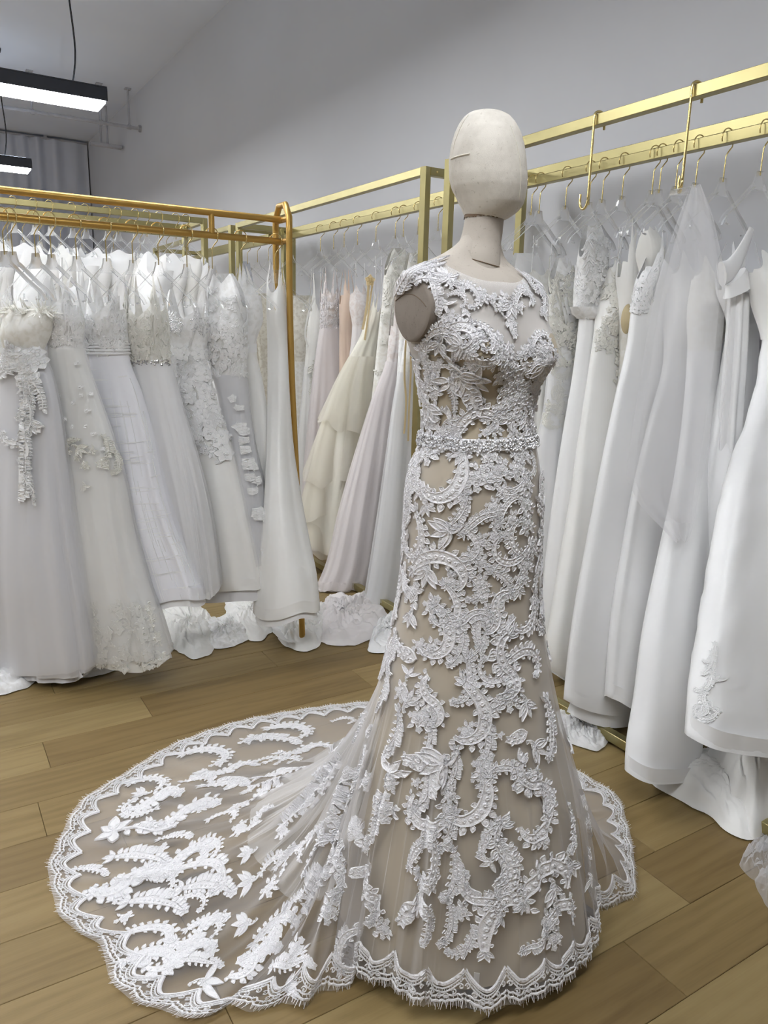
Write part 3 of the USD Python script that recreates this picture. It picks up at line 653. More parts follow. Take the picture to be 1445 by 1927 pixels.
# pole and foot of the stand
part('pole', tube([(AX[0], AX[1], .02), (AX[0], AX[1], .80)], .016, 14), 'steel', man)
ft = onz(888, 1880, .012) ; 
legs = []
base_dir = math.atan2(ft[1] - AX[1], ft[0] - AX[0]); rad = float(np.hypot(ft[0] - AX[0], ft[1] - AX[1]))
for k in range(4):
    a = base_dir + k * math.pi / 2; tip = AX + [math.cos(a) * rad, math.sin(a) * rad, 0]
    lg = part('stand_leg', sweep(smooth_path([AX + [0, 0, .085], AX * .55 + tip * .45 + [0, 0, .075], tip * .9 + AX * .1 + [0, 0, .048], tip + [0, 0, .03]], 12), rect(.026, .012)), 'black_metal', man)
    part('foot', tube([tip, tip + [0, 0, .008], tip + [0, 0, .036]], .015, 12), 'plate_steel', lg)
part('hub', tube([AX + [0, 0, .05], AX + [0, 0, .12]], .028, 14), 'black_metal', man)

# ---------------------------------------------------------------- the gown
gown = thing('lace_wedding_gown', 'white lace over nude mermaid wedding gown with a long sheer train, on the mannequin', 'wedding dress')
ZW = z_at(828)
def sweet(th):
    """upper edge of the opaque cups: sweetheart in front, lower at the back"""
    t = np.abs(th); return np.where(t < 1.3, 1.352 + .060 * np.exp(-((t - .52) / .33) ** 2) * (t < 9) + .012 * smoothstep((t - .5) / .6), 1.364 - .10 * smoothstep((t - 1.3) / 1.2))
nv = 60; tv = np.linspace(0, 1, nv)[:, None]
P = body(np.broadcast_to(TH, (nv, NTH)), ZW - .01 + (sweet(TH) - ZW + .01) * tv, .0035)
part('bodice_lining', (P.reshape(-1, 3), grid_faces(nv, NTH, True)), 'nude_satin', gown, smooth=True)
# sheer yoke up to the jewel neckline, arm-holes left open
def neckz(th): return 1.508 + .038 * smoothstep(np.abs(np.sin(th)) * 1.15 - .12) * 1.0 + np.where(np.abs(th) > 1.57, -.02 * smoothstep((np.abs(th) - 1.8) / 1.0), 0)
P = body(np.broadcast_to(TH, (nv, NTH)), sweet(TH) - .008 + (neckz(TH) - sweet(TH) + .008) * tv, .0028)
FY = grid_faces(nv, NTH, True); cen = P.reshape(-1, 3)[FY].mean(1); tf = np.broadcast_to(TH, (nv, NTH)).reshape(-1)[FY[:, 0]]
hole = (np.abs(np.abs(tf) - 1.5708) < .62) & (((cen[:, 1] - body(np.array(-1.57), np.array(zc))[1] + .012) / .074) ** 2 + ((cen[:, 2] - zc) / (hz2 * 1.08)) ** 2 < 1)
part('illusion_yoke', (P.reshape(-1, 3), FY[~hole]), 'yoke_net', gown, smooth=True, label='sheer net yoke above the cups')
# lining skirt
ZH_ = .062
zs = np.linspace(ZH_, ZW, 110)
def lin_off(T_, Z_): return .004 + .010 * smoothstep((.72 - Z_) / .6) * np.sin(5 * T_ + 1.0) * .8 + .006 * smoothstep((.6 - Z_) / .5) * np.sin(11 * T_ + 2)
T_, Z_ = np.meshgrid(TH, zs); P = body(T_, Z_, 0) ; nrm = np.stack([np.sin(T_), -np.cos(T_), 0 * T_], -1); P = P + nrm * lin_off(T_, Z_)[..., None]
part('lining_skirt', (P.reshape(-1, 3), grid_faces(len(zs), NTH, True)), 'nude_satin', gown, smooth=True)

# tulle overskirt that runs out into the train
def hemring(thd, z=.040, off=.022):
    return body(np.radians(thd), np.array(z), off)
HEM = [(55, hemring(55, .10, .012)), (48, hemring(48, .075)), (38, hemring(38, .055)), (20, hemring(20)), (0, hemring(0)), (-20, hemring(-20)), (-40, hemring(-40)), (-60, hemring(-60)), (-78, hemring(-78, .03)), (-90, hemring(-90, .022))]
for thd, u_, v_ in [(-98, 612, 1858), (-103, 555, 1878), (-107, 470, 1906), (-111, 420, 1893), (-115, 375, 1920), (-119, 300, 1900), (-123, 240, 1880), (-127, 203, 1832), (-130, 193, 1787), (-134, 148, 1755), (-138, 106, 1712), (-143, 90, 1640), (-148, 115, 1572),
                    (-153, 152, 1508), (-159, 235, 1455), (-165, 340, 1394), (-172, 450, 1357), (-179, 560, 1336), (-186, 650, 1324), (-196, 770, 1318), (-211, 890, 1343), (-228, 1000, 1390), (-245, 1085, 1448), (-255, 1152, 1489), (-264, 1180, 1548), (-272, 1194, 1630), (-281, 1188, 1690), (-291, 1122, 1711)]:
    HEM.append((thd, onz(u_, v_, .006)))
HEM.append((-299, hemring(-299, .075, .018)))
from scipy.interpolate import PchipInterpolator
hk = np.array([h[0] for h in HEM] + [-305], float); hp = np.array([h[1] for h in HEM] + [HEM[0][1]], float)
_hem = PchipInterpolator(-hk, hp)
NU, NV = 560, 100
thu = np.linspace(55, -305, NU, endpoint=False)
# spend more columns on the train than on the narrow front
wt = np.interp(-thu, [-55, 90, 105, 285, 300, 305], [1, 1, 1.6, 1.6, 1, 1]); cum = np.cumsum(wt); cum = (cum - cum[0]) / (cum[-1] + wt[-1] - cum[0]); 
thu = np.interp(np.linspace(0, 1, NU, endpoint=False), cum, thu)
Hm = _hem(-thu); thr = np.radians(thu)
K0 = body(thr, np.full(NU, ZW - .004), .007)
far = np.linalg.norm((Hm - body(thr, np.full(NU, .05), 0))[:, :2], axis=1)
fl = smoothstep((far - .05) / .35)                                        # 0 hangs, 1 lies on the floor
zk = .70 + .0 * fl
nb = 34; P = np.zeros((NV, NU, 3))
for i in range(nb):
    z = ZW - .004 + (zk - ZW + .004) * i / (nb - 1); P[i] = body(thr, z, .007)
Kk = P[nb - 1]; Kd = (P[nb - 1] - P[nb - 4]); Kd /= np.linalg.norm(Kd, axis=1, keepdims=True)
for i in range(nb, NV):
    t = (i - nb + 1) / (NV - nb)
    zh = .70 + (Hm[:, 2] - .70) * t
    hang = body(thr, zh, .010 + .010 * t); e = Hm - body(thr, Hm[:, 2], .020); hang = hang + e * (smoothstep(t) ** 2)[..., None] if np.ndim(t) else hang + e * smoothstep(t) ** 2
    P1 = Kk + Kd * .44; P2 = Kk * .62 + Hm * .38; P2[:, 2] = .004
    bz = Kk * (1 - t) ** 3 + 3 * P1 * t * (1 - t) ** 2 + 3 * P2 * t * t * (1 - t) + Hm * t ** 3
    P[i] = hang * (1 - fl)[:, None] + bz * fl[:, None]
# gathers: standing folds from the knee down, soft wrinkles on the floor
S0 = Surf(P, True); Nn = S0.N; 
if (Nn[20, :, :2] * np.stack([np.sin(thr), -np.cos(thr)], -1)).sum() < 0: Nn = -Nn; FLIP = True
else: FLIP = False
D = np.zeros((NV, NU)); sv = np.linspace(0, 1, NV); ramp = smoothstep((sv - .36) / .4)[:, None]; rs = np.random.RandomState(3)
for t0, wdt, amp in ((-49, .8, .012), (-45, .7, .008), (-63, .7, .010), (-69, .8, .012), (-79, .8, .014), (-87, .8, .016), (-94, .8, .016), (-36, .6, .006), (-16, .6, .006), (3, .6, .006), (22, .6, .007), (38, .8, .010), (-52, 2.6, .022), (-57, 1.6, .010), (-74, 3.0, .022), (-83, 2.2, .024), (-90, 2.0, .022), (-97, 2.0, .028), (-102, 1.6, .030), (-107, 1.5, .034), (-111.5, 1.6, .034), (-117, 1.6, .028), (-124, 1.6, .022), (30, 3.5, .016), (46, 2.5, .014), (-25, 4, .008), (-5, 4, .006), (12, 3, .006)):
    D += amp * np.exp(-((thu - t0 - 1.5 * np.sin(sv * 5 + t0)[:, None]) / wdt) ** 2) * ramp * np.where(thu < -104, np.clip(1.25 - sv, .12, 1)[:, None], 1)
back = smoothstep((-thu - 95) / 12) * smoothstep((300 + thu) / 12)
for k in range(60):
    t0 = rs.uniform(-295, -97); w_ = rs.uniform(.45, 1.3); a0 = rs.uniform(.004, .013); s0, s1 = rs.uniform(.45, .8), rs.uniform(.85, 1.05)
    D += a0 * np.exp(-((thu - t0 - rs.uniform(-6, 6) * (sv - .7)[:, None]) / w_) ** 2) * (smoothstep((sv - s0) / .15) * smoothstep((s1 - sv) / .12))[:, None] * back
for k in range(70):
    t0 = rs.uniform(-185, -96); w_ = rs.uniform(.35, .8); a0 = rs.uniform(.005, .014)
    D += a0 * np.exp(-((thu - t0 - rs.uniform(-5, 5) * (sv - .6)[:, None]) / w_) ** 2) * (smoothstep((sv - rs.uniform(.34, .42)) / .12) * smoothstep((rs.uniform(.72, .85) - sv) / .14))[:, None]
D += ramp * .0035 * np.sin(np.radians(thu) * 31 + 3 * np.sin(np.radians(thu) * 5)) * (1 - back) * np.ones_like(D)
P = P + Nn * D[..., None]
low = back > .3
P[..., 2] = np.where(low[None, :] & (P[..., 2] < .0075), .0055 + .002 * smoothstep(P[..., 2] / .0075), P[..., 2])
OV = Surf(P, True, flip=FLIP)
part('tulle_overskirt', (P.reshape(-1, 3), grid_faces(NV, NU, True, flip=not FLIP)), 'tulle', gown, smooth=True, label='sheer tulle overskirt running out into the train')

# a second, shorter layer of net under the start of the train
jj = np.where((thu < -99) & (thu > -205))[0]; ii = np.arange(nb - 8, nb + 40)
U_ = (P - Nn * .010)[np.ix_(ii, jj)]; U_ = U_ + .005 * np.sin(np.radians(thu[jj]) * 40 + 1.5 * np.sin(ii[:, None] * .3))[..., None] * Nn[np.ix_(ii, jj)]; U_[..., 2] = np.maximum(U_[..., 2], .004)
part('net_underlayer', (U_.reshape(-1, 3), grid_faces(len(ii), len(jj), flip=not FLIP)), 'underlayer_net', gown, smooth=True)
# bodice and hips: a close surface for the lace (cups, yoke, waist)
zs = np.linspace(ZW - .02, 1.56, 100)
Pb = ring_mesh(zs, TH, .0055); BS = Surf(Pb)
if ((BS.P - AX)[50] * BS.N[50])[..., :2].sum() < 0: BS = Surf(Pb, True, flip=True)

LACES = []
def lace(S, kind, x, y, px_len, ang, mirror=False, mtl='lace_thread', off=.002, hs=1.0, par=None, name='lace_applique', grow=1.04):
    v, u = S.near(x, y); p, n = S.ev(v, u); d = np.linalg.norm(p - CAM)
    dir3 = ROT @ np.array([math.cos(math.radians(ang)), math.sin(math.radians(ang)), 0]); t3 = dir3 - n * (dir3 @ n)
    fore = max(.45, np.linalg.norm(t3)) / (1.2 if S is BS else grow) ; size = px_len * ((p - CAM) @ (ROT @ [0, 0, -1.0])) / FPX / fore
    V, F = S.lay(MO[kind], v, u, size, ang, off=off, mirror=mirror, hs=hs)
    if S is OV: V[:, 2] = np.maximum(V[:, 2], .0085)
    LACES.append((px_len * (1 if S.face[int(v), int(u) % S.nu] else .3), V, F))
# --- neckline and shoulder lace
for k_, x, y, L, a in [('p', 778, 518, 52, 30), ('p', 768, 528, 40, 20), ('f2', 788, 510, 26, 0), ('y3', 812, 508, 34, 20), ('p', 1012, 528, 36, 150), ('f2', 1018, 552, 24, 0), ('p', 800, 512, 62, 25), ('p', 795, 530, 50, -10), ('y', 828, 520, 52, 185), ('f', 848, 530, 34, 0), ('f2', 868, 545, 30, 0), ('c', 885, 552, 40, -20), ('f', 905, 558, 34, 0), ('f2', 925, 563, 30, 0), ('f', 948, 566, 36, 0), ('y', 958, 585, 48, 250), ('f2', 962, 600, 30, 20),
                       ('f2', 940, 580, 26, 0), ('pt', 967, 624, 28, 290), ('y3', 966, 612, 26, 285), ('f2', 978, 578, 26, 0), ('c', 985, 560, 38, 60), ('f', 990, 545, 28, 0), ('p', 1002, 530, 42, 100), ('f2', 1015, 540, 22, 0), ('y3', 1002, 572, 24, 300), ('l', 1024, 560, 48, 275), ('f2', 1026, 590, 20, 0),
                       ('l', 812, 548, 60, 300), ('f', 826, 562, 30, 0), ('y3', 842, 578, 38, 300), ('f', 848, 596, 30, 0), ('y3', 868, 600, 30, 320), ('f2', 836, 602, 24, 0), ('pt', 876, 588, 20, 320), ('f2', 842, 616, 26, 0), ('c', 862, 562, 26, 0)]:
    lace(BS, k_, x, y, L, a)
# --- cups and bodice
for k_, x, y, L, a in [('c', 838, 636, 46, 20), ('c2', 870, 628, 52, 10), ('f', 895, 640, 44, 0), ('c', 915, 634, 44, -30), ('f', 935, 655, 36, 0), ('y', 855, 655, 46, 200), ('f', 880, 662, 36, 0), ('c2', 905, 672, 44, 180), ('f2', 925, 685, 34, 0), ('f', 946, 675, 34, 0), ('y', 826, 655, 38, 240),
                       ('c', 810, 668, 40, 80), ('l', 800, 690, 48, 280), ('f2', 820, 690, 36, 0), ('y3', 845, 690, 40, 190), ('f', 862, 706, 40, 0), ('y', 880, 720, 70, 300), ('pt', 890, 755, 60, 292), ('y3', 912, 715, 60, 10), ('y3', 838, 730, 50, 230), ('p', 850, 752, 46, 270), ('f2', 818, 742, 30, 0),
                       ('y', 812, 778, 60, 300), ('f2', 800, 730, 26, 0), ('l', 797, 760, 40, 280), ('y3', 858, 785, 42, 30), ('c2', 895, 795, 62, 55), ('f', 855, 806, 40, 0), ('f2', 832, 814, 30, 0), ('f', 1000, 655, 34, 0), ('c', 1018, 640, 36, 70), ('f2', 1030, 660, 24, 0), ('f', 1020, 680, 30, 0), ('f', 985, 668, 28, 0),
                       ('f2', 1005, 690, 34, 0), ('c2', 1028, 690, 30, 90), ('f', 965, 690, 40, 0), ('f', 945, 705, 38, 0), ('f', 985, 700, 36, 0), ('c', 1010, 708, 34, 280), ('f', 968, 720, 40, 0), ('f', 950, 735, 36, 0), ('f', 985, 735, 36, 0), ('f2', 1003, 730, 30, 0), ('f', 962, 755, 40, 0), ('f', 940, 768, 36, 0),
                       ('f', 982, 762, 36, 0), ('f2', 998, 760, 26, 0), ('c', 920, 775, 44, 200), ('f', 965, 782, 36, 0), ('y3', 945, 795, 44, 220), ('f', 930, 806, 36, 0), ('f2', 915, 815, 28, 0), ('y', 985, 795, 44, 290), ('f', 965, 812, 30, 0), ('f2', 990, 815, 26, 0), ('c', 1000, 745, 30, 270)]:
    lace(BS, k_, x, y, L, a, hs=1.25)
for k_, x, y, L, a in [('c2', 1030, 672, 44, 80), ('f', 1024, 655, 34, 0), ('f', 1034, 680, 30, 0), ('y', 1020, 700, 40, 280), ('f', 1014, 722, 34, 0), ('f2', 1010, 750, 28, 0), ('y3', 1004, 775, 32, 280), ('f', 1000, 800, 30, 0), ('f', 975, 745, 40, 0), ('f', 955, 722, 34, 0), ('f', 890, 690, 34, 0), ('c', 870, 645, 40, 200), ('f', 812, 712, 34, 0), ('f2', 806, 790, 30, 0), ('c', 830, 800, 40, 150), ('f', 940, 640, 30, 0), ('f', 962, 664, 28, 0)]:
    lace(BS, k_, x, y, L, a, hs=1.25)
# --- skirt, knee to waist and below
SK = [('f', 805, 850, 46, 0), ('p', 830, 852, 50, 10), ('y', 860, 852, 56, 200), ('c2', 840, 905, 92, 250), ('f', 898, 900, 70, 0), ('c', 890, 862, 60, 10), ('f', 925, 858, 48, 0), ('c', 955, 855, 60, 350), ('f', 985, 855, 44, 0), ('f', 942, 885, 54, 0), ('f', 975, 885, 50, 0), ('c', 1000, 880, 40, 280), ('f', 920, 905, 50, 0), ('c', 955, 912, 60, 200),
      ('f', 990, 912, 44, 0), ('y', 862, 935, 56, 230), ('y3', 795, 925, 52, 290), ('l', 778, 900, 60, 265), ('y', 805, 955, 50, 290), ('l', 860, 965, 70, 250), ('f2', 870, 945, 34, 0), ('y', 830, 1000, 76, 200), ('f', 928, 950, 46, 0), ('y3', 950, 930, 44, 280), ('c', 965, 950, 60, 60), ('f', 990, 950, 46, 0), ('j', 905, 985, 66, 40), ('f', 935, 985, 40, 0),
      ('f', 965, 985, 40, 0), ('f2', 952, 1000, 34, 0), ('f', 995, 990, 44, 0), ('c', 782, 1015, 80, 265), ('c', 880, 1018, 64, 330), ('f', 905, 1020, 46, 0), ('f', 930, 1012, 36, 0), ('c', 975, 1020, 56, 150), ('f', 1002, 1030, 36, 0), ('f', 885, 1045, 44, 0), ('c2', 830, 1062, 84, 20), ('f', 905, 1065, 46, 0), ('f', 870, 1072, 52, 0), ('c', 960, 1050, 70, 200),
      ('f', 990, 1060, 40, 0), ('f2', 925, 1068, 36, 0), ('y', 800, 1090, 76, 250), ('f', 848, 1098, 46, 0), ('c', 885, 1095, 56, 340), ('f', 905, 1100, 46, 0), ('l', 950, 1090, 56, 330), ('f', 985, 1095, 44, 0), ('y', 975, 1115, 44, 290), ('f2', 910, 1128, 44, 0), ('f', 945, 1120, 36, 0), ('f', 815, 1140, 52, 0), ('f2', 775, 1120, 40, 0), ('y', 770, 1170, 56, 250), ('c', 845, 1150, 70, 290),
      ('s', 880, 1165, 84, 340), ('f', 910, 1160, 44, 0), ('s2', 935, 1150, 80, 40), ('f', 948, 1185, 44, 0), ('c', 990, 1160, 72, 250), ('f', 1005, 1130, 30, 0), ('c2', 830, 1195, 84, 290), ('f', 815, 1220, 48, 0), ('l', 862, 1215, 70, 270), ('f2', 790, 1212, 32, 0), ('pt', 764, 1228, 38, 170), ('y3', 772, 1265, 48, 60), ('j', 905, 1180, 60, 90), ('l', 900, 1215, 60, 250)]
SK += [('f', 755, 1305, 36, 0), ('y', 772, 1310, 64, 60), ('s2', 812, 1320, 88, 260), ('f', 790, 1350, 58, 0), ('l', 808, 1385, 64, 280), ('j', 876, 1295, 72, 270), ('c2', 892, 1345, 96, 300), ('f', 880, 1380, 50, 0), ('s', 955, 1265, 120, 250), ('c', 990, 1245, 64, 20), ('c', 930, 1275, 62, 200), ('f', 960, 1320, 60, 0), ('y', 992, 1335, 64, 300), ('f', 930, 1325, 40, 0),
       ('l', 915, 1400, 80, 280), ('f', 912, 1440, 70, 0), ('c', 945, 1455, 60, 30), ('f2', 900, 1458, 36, 0), ('pt', 975, 1392, 48, 195), ('y', 1015, 1415, 66, 330), ('l', 1038, 1370, 92, 290), ('f2', 940, 1382, 20, 0), ('y', 815, 1445, 90, 200), ('pt', 782, 1432, 50, 170), ('l', 800, 1480, 90, 275), ('c2', 800, 1535, 80, 200), ('f2', 782, 1475, 28, 0), ('y3', 742, 1440, 80, 60),
       ('f2', 730, 1480, 36, 0), ('l', 850, 1450, 70, 270), ('f', 848, 1500, 44, 0), ('c2', 885, 1520, 92, 250), ('l', 845, 1560, 70, 270), ('s', 1010, 1480, 110, 290), ('c2', 1018, 1548, 86, 260), ('j', 985, 1450, 40, 180), ('j', 925, 1565, 60, 60), ('s', 945, 1610, 104, 250), ('c2', 955, 1640, 80, 300), ('y3', 915, 1632, 50, 220), ('f', 1025, 1582, 44, 0), ('c2', 1030, 1650, 92, 40),
       ('y', 1048, 1690, 64, 300), ('j', 790, 1600, 64, 60), ('c', 800, 1640, 84, 250), ('y', 790, 1705, 90, 250), ('pt', 765, 1720, 50, 215), ('f2', 808, 1660, 40, 0), ('l', 800, 1745, 60, 280), ('s', 900, 1690, 100, 120), ('c2', 945, 1725, 96, 70), ('f', 868, 1715, 44, 0), ('j', 870, 1780, 60, 240), ('c2', 1060, 1720, 80, 30), ('f', 1030, 1735, 60, 0), ('f', 1045, 1765, 44, 0), ('l', 1010, 1780, 66, 220),
       ('y', 1080, 1640, 60, 300), ('l', 1080, 1560, 70, 280), ('l', 700, 1555, 70, 275), ('f', 712, 1520, 36, 0), ('pt', 680, 1645, 44, 30), ('s2', 700, 1690, 90, 260), ('f', 722, 1745, 50, 0), ('l', 850, 1650, 80, 275), ('l', 845, 1740, 70, 275), ('f2', 690, 1600, 30, 0), ('l', 745, 1380, 80, 265), ('l', 720, 1300, 70, 255), ('l', 735, 1225, 60, 250), ('f2', 690, 1380, 40, 0), ('p', 670, 1440, 80, 240), ('l', 650, 1500, 80, 235), ('f', 690, 1470, 46, 0),
       ('l', 690, 1255, 50, 240), ('s2', 640, 1640, 80, 240), ('c', 600, 1600, 76, 60), ('f', 620, 1720, 56, 0), ('c', 660, 1780, 70, 80), ('f2', 640, 1690, 44, 0)]
for q in SK: lace(OV, *q)
# --- train
TR = [('c2', 400, 1418, 84, 20), ('s', 440, 1440, 84, 330), ('c', 380, 1470, 62, 20), ('l', 430, 1478, 90, 350), ('f2', 415, 1432, 50, 0), ('c2', 290, 1468, 66, 30), ('y', 255, 1490, 62, 180), ('s2', 290, 1505, 96, 330), ('c', 250, 1520, 64, 210), ('s', 345, 1522, 130, 350), ('f', 375, 1520, 54, 0), ('c2', 425, 1530, 60, 20), ('c', 395, 1455, 50, 20),
      ('c2', 505, 1470, 72, 10), ('s', 495, 1490, 100, 345), ('pt', 442, 1474, 28, 100), ('c', 540, 1425, 60, 340), ('l', 520, 1390, 100, 350), ('f2', 490, 1385, 60, 0), ('c2', 555, 1370, 80, 10), ('s', 575, 1405, 84, 330), ('c', 515, 1425, 56, 20), ('f2', 465, 1395, 50, 0), ('l', 545, 1450, 100, 355), ('f', 610, 1440, 60, 0), ('c', 630, 1390, 56, 60), ('c2', 590, 1490, 70, 60), ('l', 560, 1520, 90, 40), ('f', 535, 1562, 50, 0), ('s', 615, 1530, 100, 60), ('y', 575, 1580, 70, 230), ('c2', 545, 1605, 70, 40), ('l', 640, 1470, 80, 60), ('f', 600, 1560, 50, 0), ('l', 590, 1660, 90, 60), ('c', 560, 1700, 60, 50), ('s2', 620, 1610, 90, 70), ('f2', 655, 1560, 40, 0), ('c', 655, 1352, 36, 40),
      ('b', 255, 1562, 170, 355), ('pt', 285, 1555, 40, 60), ('l', 330, 1568, 70, 5), ('s2', 480, 1535, 60, 0), ('f', 455, 1560, 60, 0), ('l', 262, 1612, 120, 350), ('f2', 295, 1600, 50, 0), ('s', 340, 1615, 120, 350), ('c2', 390, 1590, 70, 30), ('y', 382, 1612, 50, 200), ('y', 462, 1605, 66, 200), ('l', 180, 1635, 70, 355), ('s2', 245, 1650, 140, 345), ('f', 230, 1660, 60, 0),
      ('c', 310, 1655, 70, 355), ('l', 300, 1635, 90, 10), ('c', 390, 1640, 110, 0), ('l', 395, 1668, 120, 5), ('f2', 330, 1630, 50, 0), ('y', 460, 1665, 80, 210), ('f2', 185, 1680, 60, 0), ('f', 220, 1690, 60, 0), ('l', 300, 1700, 130, 0), ('c', 365, 1692, 60, 30), ('f2', 230, 1728, 50, 0), ('c2', 290, 1758, 92, 10), ('s', 380, 1745, 110, 15), ('c2', 398, 1740, 66, 40),
      ('y', 448, 1738, 80, 190), ('c2', 300, 1800, 74, 50), ('s', 345, 1795, 120, 345), ('l', 375, 1812, 84, 10), ('f2', 395, 1795, 46, 0), ('c2', 525, 1735, 90, 60), ('l', 500, 1770, 60, 280), ('y3', 400, 1845, 110, 5), ('s2', 480, 1800, 110, 15), ('f', 560, 1790, 70, 0), ('l', 540, 1820, 80, 30), ('y', 550, 1850, 70, 20), ('f', 500, 1670, 56, 0), ('c', 515, 1625, 60, 50),
      ('b', 1113, 1560, 50, 330), ('y', 1112, 1610, 60, 320), ('y3', 1115, 1660, 50, 300), ('f2', 1100, 1505, 40, 0)]
for q in TR: lace(OV, *q, grow=.86, hs=.45)
# lace on the sides and back that the photo hides, sparser
rs = np.random.RandomState(8)
taken = []
for k in range(34):
    j = rs.uniform(0, NU); th_ = thu[int(j)]
    if not (-235 < th_ < -135 or th_ > 44 or th_ < -296): continue
    i = rs.uniform(6, 55); V, F = OV.lay(MO[rs.choice(['s', 'c2', 'f', 'y', 'l'])], i, j, rs.uniform(.08, .13), dir3=np.array([rs.uniform(-1, 1), rs.uniform(-1, 1), rs.uniform(-1, 1)]), off=.002)
    LACES.append((0, V, F))
for k in range(40):
    th_ = rs.uniform(-150, -100) if k < 26 else rs.uniform(36, 54); j = float(np.interp(-th_, -thu, np.arange(NU))); i = rs.uniform(3, 36)
    V, F = OV.lay(MO[['c2', 'f', 'y', 'c', 'l'][k % 5]], i, j, rs.uniform(.055, .09), dir3=np.array([rs.uniform(-.6, .6), rs.uniform(-.6, .6), rs.choice([-1., 1.])]), off=.002)
    LACES.append((0, V, F))
for k in range(16):
    th_ = math.radians(rs.uniform(-150, -88)); j = (th_ + np.pi) / (2 * np.pi) * NTH % NTH; i = rs.uniform(4, 48)
    V, F = BS.lay(MO[['c', 'f', 'y', 'f2'][k % 4]], i, j, rs.uniform(.045, .07), dir3=np.array([rs.uniform(-1, 1), rs.uniform(-1, 1), rs.uniform(-1, 1)]), off=.002)
    LACES.append((0, V, F))
for k in range(22):
    th_ = rs.uniform(1.0, 4.0); j = (th_ + np.pi) / (2 * np.pi) * NTH % NTH; i = rs.uniform(10, 62)
    V, F = BS.lay(MO[rs.choice(['c', 'c2', 'f', 'y'])], i, j, rs.uniform(.05, .09), dir3=np.array([rs.uniform(-1, 1), rs.uniform(-1, 1), rs.uniform(-1, 1)]), off=.002)
    LACES.append((0, V, F))
# the 300 that show largest are parts of their own, the small rest is one part
order = sorted(range(len(LACES)), key=lambda k: -LACES[k][0])
for k in sorted(order[:300]): part('lace_applique', LACES[k][1:], 'lace_thread', gown)
part('small_appliques', join([LACES[k][1:] for k in order[300:]]), 'lace_thread', gown, kind='stuff')
# --- scalloped edging along the hem
e = OV.P[-1]; seg = np.linalg.norm(np.roll(e, -1, 0) - e, axis=1); L = np.r_[0, np.cumsum(seg)]; n_sc = int(round(L[-1] / .098)); pitch = L[-1] / n_sc
for k in range(n_sc):
    V, F = EDGE[k % 3]
    s = (k + V[:, 0]) * pitch; u_ = np.interp(s, L, np.arange(NU + 1)) % NU
    j0 = np.floor(u_).astype(int) % NU; j1 = (j0 + 1) % NU; fr = (u_ - np.floor(u_))[:, None]
    col = OV.P[-14:, j0] * (1 - fr) + OV.P[-14:, j1] * fr                 # last rows, inward from the hem
    d = np.r_[0 * np.ones((1, len(s))), np.cumsum(np.linalg.norm(np.diff(col[::-1], axis=0), axis=2), 0)]  # distance inward
    yv = V[:, 1] * pitch * .98; colr = col[::-1]
    q = np.empty((len(s), 3)); nr = np.empty((len(s), 3))
    for m in range(len(s)):
        y = yv[m]
        if y < 0:
            dirn = colr[0, m] - colr[3, m]; dirn /= np.linalg.norm(dirn); q[m] = colr[0, m] - dirn * y
        else: q[m] = [np.interp(y, d[:, m], colr[:, m, c]) for c in range(3)]
    jn = np.round(u_).astype(int) % NU; nr = OV.N[-2, jn]
    q = q + nr * (.0022 + V[:, 2:3] * pitch)
    q[:, 2] = np.maximum(q[:, 2], .0085 + V[:, 2] * pitch * .6) if fl[int(u_.mean()) % NU] > .5 else q[:, 2]
    part('hem_scallop', (q, F if not FLIP else F), 'lace_thread', gown)
# --- beaded belt
rs = np.random.RandomState(2)
bz = ZW + .002; t = np.linspace(-np.pi, np.pi, 120, endpoint=False)
rows = [body(t, np.full(120, bz + dz), o) for dz, o in ((-.012, .008), (-.010, .011), (.010, .011), (.012, .008))]
belt = part('beaded_belt', (np.array(rows).reshape(-1, 3), grid_faces(4, 120, True)), 'lace_thread', gown, smooth=True, label='narrow belt set with crystal beads')
for name, mtl, n in (('crystal_beads', 'crystal', 800), ('dark_beads', 'crystal_dark', 520)):
    ms = []
    for k in range(n):
        a = rs.uniform(-np.pi, np.pi); z = bz + rs.uniform(-.012, .012); r = rs.uniform(.0015, .0032)
        ms.append(blob(body(np.array(a), np.array(z), .0125 + rs.uniform(-.001, .0015)), r, 0))
    part(name, join(ms), mtl, belt, kind='stuff')
# satin hanging loop that shows below the hem by the stand foot
q = onz(895, 1868, .05); q2 = onz(888, 1884, .018); q3 = onz(898, 1893, .012)
part('hanging_ribbon', sweep(smooth_path([q + [0, 0, .05], q, q2, q3, q3 + [.012, .0, .004]], 14), rect(.012, .0016, .0004), up=(.6, .75, .2)), 'satin_white', gown)

